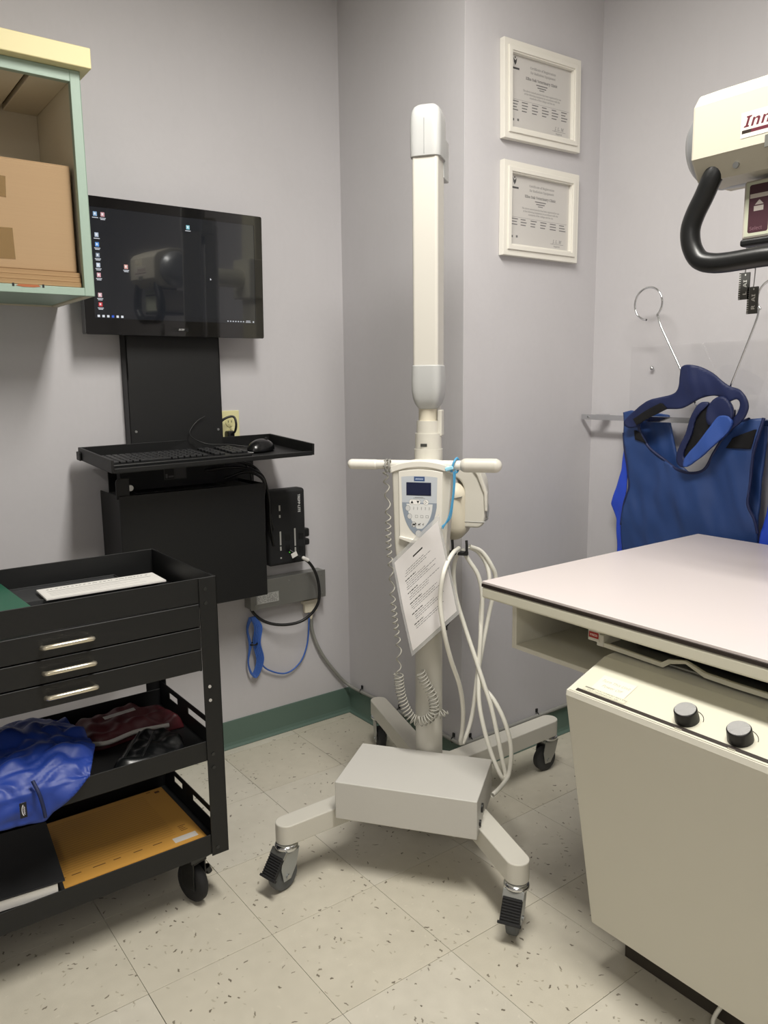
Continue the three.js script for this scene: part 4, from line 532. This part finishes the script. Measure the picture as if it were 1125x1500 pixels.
// ---------------------------------------------------------------- x-ray table with control console
{
  const X0 = 0.786, X1 = 1.7, Z0 = 0.82, Z1 = 2.42, cx = (X0 + X1) / 2, cz = (Z0 + Z1) / 2, Y = 0.84;
  const t = thing('xray_table', 'cream x-ray table with a white laminate top and knob console', 'table', [cx, 0, cz]);
  const p = (n, x0, x1, y0, y1, z0, z1, m = M.cream, r = 0.002) => part(n, span(x0 - cx, x1 - cx, y0, y1, z0 - cz, z1 - cz, r), m, t);
  p('table_top', X0 + 0.001, X1 - 0.001, Y - 0.006, Y, Z0 + 0.001, Z1 - 0.001, M.laminate, 0.001);
  p('edge_strip', X0, X1, Y - 0.014, Y - 0.0062, Z0, Z1, M.strip, 0.001);
  p('edge_frame', X0 + 0.0005, X1 - 0.0005, Y - 0.041, Y - 0.0142, Z0 + 0.0005, Z1 - 0.0005, M.cream, 0.005);
  // cassette cavity below: side plate, floor and far plate, open to the front
  const zc0 = 0.852, zc1 = 2.38, xc0 = 0.859, xc1 = 1.6, yb = 0.667;
  const zc2 = 1.11; // the deep open bay left of the console
  p('cavity_end_plate', xc0, xc1, yb, Y - 0.041, zc0, zc0 + 0.014, M.creamPanel);
  p('cavity_floor', xc0, xc1, yb, yb + 0.012, zc0 + 0.014, zc2, M.creamPanel);
  p('cavity_back', xc1 - 0.012, xc1, yb + 0.012, Y - 0.041, zc0 + 0.014, zc1, M.creamPanel);
  p('cavity_end_plate', 0.94, xc1, 0.735, Y - 0.041, zc1 - 0.014, zc1, M.creamPanel);
  p('bay_divider', 0.95, xc1, yb + 0.012, Y - 0.041, zc2, zc2 + 0.01, M.creamPanel);
  // pedestal with sloping face and console top
  const zs0 = 1.14, zs1 = 2.3;
  const ped = [[0.827, 0.11], [0.717, 0.676], [0.719, 0.687], [0.839, 0.731], [0.9, 0.735], [1.4, 0.735], [1.4, 0.11]];
  part('pedestal', prism(ped.map(([x, y]) => [x - cx, y]), zs1 - zs0, 0.003), M.creamPanel, t, [0, 0, zs0 - cz]);
  const slope = Math.atan2(0.044, 0.12);
  const top = new THREE.Group(); top.name = 'console_top'; top.position.set(0.719 - cx, 0.687, 1.14 - cz); top.rotation.z = slope; t.add(top); // local x up the slope, y out of it, z along the table
  part('console_sheet', span(0.002, 0.126, 0.0, 0.0015, 0.006, zs1 - zs0 - 0.006, 0.0005), M.cream, top);
  part('dark_line', span(0.006, 0.0138, 0.0014, 0.0022, 0.02, zs1 - zs0 - 0.02, 0.0002), M.strip, top);
  const stick = canvasTex(256, 160, (g) => { g.fillStyle = '#e9e5d4'; g.fillRect(0, 0, 256, 160); g.fillStyle = '#a9a493'; g.font = 'italic 34px sans-serif'; g.textAlign = 'center'; g.fillText('Turn This Unit', 128, 66); g.fillText('Power Off', 128, 118); });
  part('handwritten_sticker', new THREE.PlaneGeometry(0.078, 0.045).rotateX(-Math.PI / 2).rotateY(Math.PI / 2 * 3), mat(0xffffff, 0.6, { map: stick }), top, [0.05, 0.0024, 0.082]);
  const lines = canvasTex(256, 32, (g) => { g.fillStyle = '#d8d5c0'; g.fillRect(0, 0, 256, 32); g.fillStyle = '#333'; for (let x = 4; x < 60; x += 3) g.fillRect(x, 4, 2, 8); g.fillStyle = '#666'; for (let x = 66; x < 250; x += rr(6, 14)) { g.fillRect(x, 6, rr(3, 9), 3); g.fillRect(x - 40, 20, rr(3, 9), 3); } });
  part('printed_caption', new THREE.PlaneGeometry(0.1, 0.012).rotateX(-Math.PI / 2).rotateY(Math.PI / 2 * 3), mat(0xffffff, 0.5, { map: lines }), top, [0.0215, 0.0023, 0.08]);
  const spun = canvasTex(256, 256, (g) => { for (let k = 0; k < 360; k++) { const b = 185 + 30 * Math.sin(k * 0.7) + rr(-14, 14); g.fillStyle = `rgb(${b},${b},${b})`; g.beginPath(); g.moveTo(128, 128); g.arc(128, 128, 140, (k - 0.6) * 0.01745, (k + 0.8) * 0.01745); g.fill(); } });
  for (const z of [0.252, 0.353]) {
    const k = new THREE.Group(); k.name = 'knob'; k.position.set(0.036, 0.0015, z); top.add(k);
    part('knob_body', new THREE.LatheGeometry([[0, 0], [0.0215, 0], [0.0215, 0.004], [0.0205, 0.022], [0.0195, 0.0235], [0.0185, 0.0235], [0, 0.0235]].map((q) => new THREE.Vector2(...q)), 40), M.black, k);
    part('metal_cap', at(cyl(0.0186, 0.0186, 0.0012, 40), 0, 0.0241, 0), mat(0xf4f4f4, 0.34, { metalness: 0.3, map: spun}), k); k.children[1].userData.label = 'spun aluminium cap';
    part('dial_arc', at(new THREE.TorusGeometry(0.028, 0.0006, 6, 24, 1.1), 0.0, 0.0006, 0, Math.PI / 2, 0, 0.2), M.strip, k); part('dial_text', rb(0.003, 0.0006, 0.014, 0.0001, 1), mat(0x9a9684, 0.6), k, [-0.03, 0.0005, 0.0]);
  }
  p('toe_base', 0.914, 1.36, 0.0, 0.11, zs0 + 0.03, zs1 - 0.03, mat(0x3a342c, 0.6));
  part('power_cord', tube([[0.93, 0.1, 1.46], [0.905, 0.06, 1.42], [0.885, 0.01, 1.405], [0.87, 0.0045, 1.43], [0.86, 0.0045, 1.5], [0.88, 0.0045, 1.6]].map(([x, y, z]) => [x - cx, y, z - cz]), 0.0045, 40), M.cableWhite, t);
  // cassette tray hardware inside the cavity
  const tr = new THREE.Group(); tr.name = 'cassette_tray'; tr.position.set(0.858 - cx, 0.738, 1.118 - cz); t.add(tr);
  part('tray_pan', rb(0.5, 0.004, 1.1, 0.001), M.zinc, tr, [0.26, 0.006, 0.55]);
  part('tray_front', prism([[0, 0.004], [0.15, 0.0], [0.165, 0.012], [0.2, 0.022], [0.24, 0.006], [0.3, 0.004], [1.1, 0.004], [1.1, 0.012], [0.3, 0.014], [0.24, 0.016], [0.2, 0.028], [0.16, 0.02], [0.145, 0.009], [0, 0.014]], 0.008, 0.001).rotateY(-Math.PI / 2), M.cream, tr, [0.008, 0, 0]);
  part('clamp_bar', rb(0.02, 0.016, 1.0, 0.003), M.darkSteel, tr, [0.06, 0.018, 0.55]); part('clamp_plate', rb(0.07, 0.003, 0.16, 0.001), M.steel, tr, [0.06, 0.03, 0.28], [0, 0, 0.12]); part('clamp_jaw', rb(0.03, 0.03, 0.05, 0.004), M.blackMatte, tr, [0.05, 0.03, 0.5]);
  part('release_block', merge([span(-0.004, 0.06, 0.012, 0.06, -0.034, -0.004, 0.002), span(-0.002, 0.06, 0.004, 0.03, -0.012, 0.006, 0.002)]), M.creamPanel, tr);
  const press = canvasTex(128, 64, (g) => { g.fillStyle = '#a8231c'; g.fillRect(0, 0, 128, 64); g.fillStyle = '#f0e6e0'; g.font = 'bold 34px sans-serif'; g.textAlign = 'center'; g.fillText('PRESS', 64, 44); });
  part('press_label', new THREE.PlaneGeometry(0.026, 0.013).rotateY(-Math.PI / 2), mat(0xffffff, 0.5, { map: press }), tr, [-0.0046, 0.026, -0.018]);
}
// ---------------------------------------------------------------- tube stand above the table
{
  const s = thing('xray_tube_stand', 'x-ray tube head with black loop handle and collimator on a floor column', 'x-ray machine', [1.762, 0, 1.62]);
  const ox = 1.762, oz = 1.62;
  part('floor_plate', rb(0.3, 0.02, 0.3, 0.004), M.cream, s, [-0.1, 0.0105, 0]); part('column', rb(0.1, 2.2, 0.16, 0.01, 3), M.cream, s, [0, 1.12, 0]); part('carriage', rb(0.14, 0.22, 0.2, 0.01, 3), M.cream, s, [-0.025, 1.79, 0]);
  part('cross_arm', merge([capsuleBar([0, 1.79, 0], [1.12 - ox, 1.79, 0], 0.05), capsuleBar([1.12 - ox, 1.79, 0.02], [1.12 - ox, 1.79, 1.4 - oz], 0.045)]), M.cream, s);
  // tube housing: lathed body along z with a domed end
  const prof = [[0, 0], [0.03, 0.002], [0.06, 0.012], [0.078, 0.03], [0.085, 0.055], [0.086, 0.09], [0.086, 0.34], [0.07, 0.37], [0, 0.38]].map((q) => new THREE.Vector2(...q));
  part('tube_housing', new THREE.LatheGeometry(prof, 40).rotateX(Math.PI / 2), mat(0xa6a8aa, 0.34, { metalness: 0.6 }), s, [1.1 - ox, 1.78, 1.132 - oz]);
  const cover = prism([[-0.112, -0.045], [-0.112, 0.052], [-0.095, 0.075], [-0.03, 0.1], [0.03, 0.1], [0.03, -0.085], [-0.085, -0.085]], 0.33, 0.006);
  part('front_cover', cover, mat(0xbfbaab, 0.42), s, [1.1 - ox, 1.78, 1.19 - oz]);
  const inn = canvasTex(512, 160, (g) => { g.fillStyle = '#d6d2c6'; g.fillRect(0, 0, 512, 160); g.fillStyle = '#5c2230'; g.font = 'italic bold 96px sans-serif'; g.fillText('Innovet', 14, 96); g.fillRect(60, 112, 440, 22); g.fillStyle = '#2a211c'; g.fillRect(8, 112, 56, 22); });
  part('logo_plate', new THREE.PlaneGeometry(0.165, 0.045).rotateY(-Math.PI / 2), mat(0xffffff, 0.4, { map: inn }), s, [1.1 - 0.1126 - ox, 1.774, 1.375 - oz]);
  const warn = canvasTex(256, 96, (g) => { g.fillStyle = '#e9e2cc'; g.fillRect(0, 0, 256, 96); g.strokeStyle = '#8d8468'; g.lineWidth = 4; g.beginPath(); g.moveTo(14, 74); g.lineTo(34, 18); g.lineTo(62, 74); g.closePath(); g.stroke(); g.fillStyle = '#8d8468'; g.font = '20px sans-serif'; g.fillText('CAUTION', 80, 36); for (let k = 0; k < 3; k++) g.fillRect(80, 48 + k * 12, 150, 4); });
  part('warning_label', new THREE.PlaneGeometry(0.1, 0.034).rotateY(-Math.PI / 2), mat(0xffffff, 0.4, { map: warn }), s, [1.1 - 0.1126 - ox, 1.812, 1.395 - oz]);
  part('window', rb(0.002, 0.022, 0.06, 0.0008, 1), mat(0x6a6a66, 0.15), s, [1.1 - 0.1122 - ox, 1.737, 1.37 - oz]); part('bolt', at(cyl(0.006, 0.006, 0.004, 16), 1.1 - 0.1 - ox, 1.71, 1.28 - oz, 0, 0, Math.PI / 2), M.steel, s);
  const hx = 1.015 - ox;
  part('loop_handle', tube([[hx + 0.012, 1.735, 1.238 - oz], [hx, 1.702, 1.224 - oz], [hx, 1.668, 1.207 - oz], [hx, 1.637, 1.19 - oz], [hx, 1.609, 1.181 - oz], [hx, 1.575, 1.186 - oz], [hx, 1.548, 1.204 - oz], [hx, 1.537, 1.235 - oz], [hx, 1.537, 1.34 - oz], [hx, 1.537, 1.44 - oz], [hx, 1.56, 1.475 - oz], [hx, 1.585, 1.5 - oz], [hx, 1.68, 1.49 - oz], [hx + 0.01, 1.73, 1.485 - oz]], 0.0195, 110, false, 20), mat(0x131415, 0.35), s); s.children[s.children.length - 1].userData.label = 'black tubular loop handle';
  part('collimator_neck', cyl(0.05, 0.05, 0.06, 28), M.black, s, [1.12 - ox, 1.7, 1.37 - oz]);
  part('collimator_body', rb(0.16, 0.11, 0.2, 0.006, 3), mat(0xb9b3aa, 0.45), s, [1.125 - ox, 1.632, 1.373 - oz]); part('collimator_base', rb(0.164, 0.014, 0.204, 0.005, 3), M.black, s, [1.125 - ox, 1.572, 1.373 - oz]);
  const sel = canvasTex(512, 280, (g) => { g.fillStyle = '#b5b8a4'; g.fillRect(0, 0, 512, 280); g.fillStyle = '#40232c'; g.beginPath(); g.roundRect(18, 14, 110, 250, 12); g.fill(); g.fillStyle = '#c4bdb4'; g.fillRect(22, 62, 106, 22); g.fillStyle = '#16130f'; g.fillRect(128, 56, 380, 20); g.fillStyle = '#a7a09a'; g.beginPath(); g.moveTo(50, 120); g.lineTo(74, 94); g.lineTo(98, 120); g.fill(); g.fillRect(46, 126, 52, 26); g.fillStyle = '#7d5f68'; g.font = '26px sans-serif'; g.fillText('Select', 28, 250); g.fillStyle = '#222'; g.fillRect(190, 150, 14, 14); });
  part('collimator_panel', new THREE.PlaneGeometry(0.188, 0.1).rotateY(-Math.PI / 2), mat(0xffffff, 0.45, { map: sel }), s, [1.125 - 0.0804 - ox, 1.633, 1.373 - oz]);
  const chip = (letter) => canvasTex(96, 160, (g) => { g.fillStyle = '#4b4b49'; g.fillRect(0, 0, 96, 160); g.fillStyle = '#d0d0cc'; for (let k = 0; k < 12; k++) g.fillRect(0, 8 + k * 13, 16, 5); g.font = 'bold 44px sans-serif'; g.save(); g.translate(58, 66); g.rotate(-Math.PI / 2); g.textAlign = 'center'; g.fillText('AI', 0, 14); g.restore(); g.save(); g.translate(58, 124); g.rotate(-Math.PI / 2); g.textAlign = 'center'; g.fillText(letter, 0, 14); g.restore(); g.beginPath(); g.arc(56, 14, 6, 0, 7); g.fill(); });
  const marker = (z, y, l, label) => { const m = thing('film_marker', label, 'marker', [1.06, y, z], 0, 'lead film markers under the collimator'); part('plate', rb(0.003, 0.052, 0.022, 0.0008, 1), M.darkSteel, m, [0, -0.026, 0]); part('print', new THREE.PlaneGeometry(0.022, 0.052).rotateY(-Math.PI / 2), mat(0xffffff, 0.5, { map: chip(l) }), m, [-0.0017, -0.026, 0]); const ln = 1.5645 - y; part('bead_chain', tube([[0, -0.002, 0], [0.001, ln * 0.4, 0.001], [0, ln, 0]], 0.0011, 20), M.steel, m); };
  marker(1.278, 1.517, 'L', 'grey film marker lettered L hanging under the collimator'); marker(1.297, 1.488, 'R', 'lower grey film marker lettered R hanging under the collimator');
}

// ---------------------------------------------------------------- apron rail, hooks, aprons and acrylic sheet on the right wall
{
  const r = thing('apron_rail', 'flat chrome rail bracketed to the wall carrying the lead aprons', 'rail', [1.763, 1.18, 0.62]);
  part('bar', rb(0.006, 0.018, 0.86, 0.001), M.chrome, r, [0, 0, 0.12]); for (const z of [-0.24, 0.5]) part('bracket', rb(0.044, 0.02, 0.03, 0.002), M.chrome, r, [0.0255, 0, z]); part('end_screw', at(cyl(0.004, 0.004, 0.003, 12), -0.0035, 0, -0.28, 0, 0, Math.PI / 2), M.steel, r);
  const a = thing('acrylic_sheet', 'clear acrylic wall guard screwed to the wall behind the aprons', 'panel', [1.815, 1.05, 0.93]);
  part('sheet', rb(0.004, 0.74, 0.92, 0.001, 1), new THREE.MeshPhysicalMaterial({ color: 0xffffff, roughness: 0.06, transmission: 1, thickness: 0, ior: 1.49 }), a); for (const [y, z] of [[0.295, -0.375], [0.295, 0.375]]) part('screw', at(new THREE.SphereGeometry(0.007, 16, 10), -0.004, y, z), M.chrome, a);
  const hook = (zb, yb, zt, yt, cx, cy, label) => { const h = thing('apron_hook', label, 'hook', [1.72, 0, 0], 0, 'wire hooks with ring tops'); const pts = []; const a0 = Math.atan2(yt - cy, zt - cx); const dir = cx < zt ? 1 : -1; for (let k = 0; k <= 20; k++) { const an = a0 + dir * k / 20 * 5.5; pts.push([0, cy + 0.05 * Math.sin(an), cx + 0.05 * Math.cos(an)]); } part('wire', merge([tube([[0.04, yb - 0.05, zb + 0.002], [0.015, yb - 0.03, zb], [0, yb, zb], [0, yb + 0.03, zb - (zb - zt) * 0.1], [0, (yb + yt) / 2, (zb + zt) / 2], [0, yt - 0.02, zt + (zb - zt) * 0.06], [0, yt + 0.005, zt]], 0.0033, 50), tube([[0, yt + 0.005, zt], ...pts], 0.0033, 60)]), M.chrome, h); part('foot', rb(0.03, 0.03, 0.02, 0.003), M.chrome, h, [0.045, yb - 0.055, zb + 0.002]); };
  hook(0.78, 1.227, 0.632, 1.5, 0.595, 1.545, 'left ringed chrome wire hook holding the navy collar'); hook(0.879, 1.258, 0.957, 1.496, 1.0, 1.53, 'right ringed chrome wire hook at the photo edge');
  const fold = (z, y, s) => 0.016 * (0.5 + noise.noise(z * 10 + s, y * 5, s)) + 0.008 * noise.noise(z * 24 + y * 9, y * 8 - z * 5, s + 2);
  const sheetG = (poly, x, th, s, bulge = 0) => cloth(poly, 0.0065, (z, y, side) => [x - (side ? -th : 0) - bulge * Math.exp(-(((z - 0.74) / 0.17) ** 2)) * Math.max(0, Math.min(1, (1.1 - y) / 0.15)) - fold(z, y, s), y, z]);
  const v = thing('lead_apron', 'steel blue lead apron vest hanging on the wall rail behind the table', 'apron');
  const front = [[0.497, 1.2], [0.53, 1.208], [0.562, 1.2], [0.571, 1.141], [0.61, 1.09], [0.661, 1.053], [0.729, 1.024], [0.775, 1.02], [0.807, 1.033], [0.835, 1.085], [0.86, 1.13], [0.899, 1.175], [0.94, 1.192], [0.979, 1.196], [0.972, 1.154], [0.957, 1.09], [0.952, 1.024], [0.954, 0.94], [0.975, 0.9], [0.985, 0.86], [0.985, 0.55], [0.515, 0.55], [0.512, 0.82], [0.52, 0.9], [0.535, 0.95], [0.528, 1.008], [0.515, 1.08], [0.507, 1.133]];
  const fg = sheetG(front, 1.748, 0.01, 1.3, 0.008);
  part('front_panel', fg, M.blue, v);
  part('back_panel', sheetG([[0.505, 1.195], [0.6, 1.2], [0.652, 1.195], [0.672, 1.11], [0.693, 1.038], [0.75, 1.0], [0.82, 1.03], [0.86, 1.12], [0.9, 1.185], [0.97, 1.19], [0.965, 0.95], [0.97, 0.55], [0.52, 0.55], [0.52, 0.95], [0.51, 1.05]], 1.782, 0.008, 4.1), M.blue, v);
  const edgePt = (i0, i1) => front.slice(i0, i1 + 1).map(([z, y]) => [1.748 - 0.008 * Math.exp(-(((z - 0.74) / 0.17) ** 2)) * Math.max(0, Math.min(1, (1.1 - y) / 0.15)) - fold(z, y, 1.3) + 0.003, y, z]);
  part('neck_binding', tube(edgePt(2, 12), 0.005, 60), M.navy, v); part('arm_binding', tube(edgePt(13, 19), 0.005, 50), M.navy, v); part('arm_binding', tube(edgePt(22, 27), 0.005, 50), M.navy, v);
  const smooth = (poly, k = 4) => new THREE.CatmullRomCurve3(poly.map(([a, b]) => V(a, b, 0)), true, 'centripetal').getPoints(poly.length * k).slice(0, -1).map((q) => [q.x, q.y]);
  const patch = (poly, x, m, parent, name, s = 1.3, b = 0) => part(name, sheetG(poly, x, 0.004, s, b), m, parent);
  patch([[0.551, 1.145], [0.558, 1.113], [0.604, 1.104], [0.576, 1.137]], 1.7435, M.velcro, v, 'velcro_patch'); patch([[0.894, 1.135], [0.967, 1.165], [0.953, 1.106], [0.877, 1.104]], 1.7435, M.velcro, v, 'velcro_patch');
  part('side_strap', sheetG([[0.5, 1.1], [0.494, 1.007], [0.45, 0.883], [0.472, 0.832], [0.485, 0.6], [0.505, 0.6], [0.5, 0.82], [0.515, 0.94], [0.517, 1.08]], 1.765, 0.004, 2.7), M.brightBlue, v); v.children[v.children.length - 1].userData.label = 'bright blue side strap';
  const col = thing('thyroid_collar', 'navy thyroid collar slung over the hooks above the apron', 'collar');
  part('collar_band', sheetG(smooth([[0.735, 1.345], [0.769, 1.351], [0.835, 1.326], [0.891, 1.288], [0.927, 1.276], [0.948, 1.255], [0.956, 1.225], [0.935, 1.185], [0.905, 1.165], [0.898, 1.175], [0.922, 1.205], [0.932, 1.24], [0.92, 1.25], [0.881, 1.238], [0.862, 1.257], [0.812, 1.254], [0.775, 1.237], [0.738, 1.219], [0.668, 1.213], [0.61, 1.18], [0.56, 1.152], [0.536, 1.158], [0.531, 1.172], [0.62, 1.239], [0.715, 1.267], [0.728, 1.285], [0.731, 1.32]]), 1.712, 0.008, 6.3), M.navy, col);
  part('velcro_strip', sheetG([[0.566, 1.182], [0.673, 1.237], [0.69, 1.217], [0.58, 1.162]], 1.7075, 0.003, 6.3), M.velcro, col);
  const bib = thing('collar_bib', 'folded blue collar with black lining dangling below the wire hooks', 'collar');
  const bibPoly = [[0.817, 1.238], [0.786, 1.203], [0.764, 1.142], [0.74, 1.079], [0.742, 1.052], [0.767, 1.041], [0.822, 1.076], [0.874, 1.126], [0.915, 1.182], [0.914, 1.223], [0.884, 1.258], [0.845, 1.238]];
  part('bib_back', sheetG([[0.83, 1.24], [0.795, 1.2], [0.775, 1.142], [0.752, 1.083], [0.765, 1.052], [0.815, 1.09], [0.862, 1.14], [0.86, 1.2]], 1.7, 0.006, 7.7), M.velcro, bib);
  part('bib_band', sheetG(smooth([[0.817, 1.24], [0.786, 1.203], [0.764, 1.142], [0.738, 1.079], [0.742, 1.05], [0.765, 1.04], [0.768, 1.06], [0.76, 1.08], [0.785, 1.142], [0.803, 1.195], [0.84, 1.238]]), 1.692, 0.008, 7.7), M.navy, bib);
  part('bib_front', sheetG(smooth([[0.767, 1.041], [0.822, 1.074], [0.874, 1.124], [0.918, 1.182], [0.905, 1.2], [0.875, 1.2], [0.85, 1.165], [0.82, 1.125], [0.78, 1.085], [0.765, 1.062]]), 1.69, 0.01, 7.7), pmat(0x3558a8, 0.5, { sheen: 0.3 }), bib); part('bib_fold', sheetG(smooth([[0.845, 1.24], [0.884, 1.258], [0.914, 1.223], [0.912, 1.19], [0.87, 1.165], [0.845, 1.175], [0.835, 1.2]]), 1.694, 0.012, 7.7), M.navy, bib);
  const v2 = thing('lead_apron', 'bright blue lead apron cut off by the right photo edge', 'apron'); part('front_panel', sheetG([[1.0, 1.196], [1.06, 1.2], [1.1, 1.12], [1.2, 1.04], [1.3, 1.12], [1.34, 1.2], [1.4, 1.195], [1.41, 1.0], [1.42, 0.55], [0.99, 0.55], [0.992, 0.86], [1.012, 0.95], [1.008, 1.1]], 1.745, 0.01, 9.1), M.brightBlue, v2);
}
renderer.render(scene, camera);
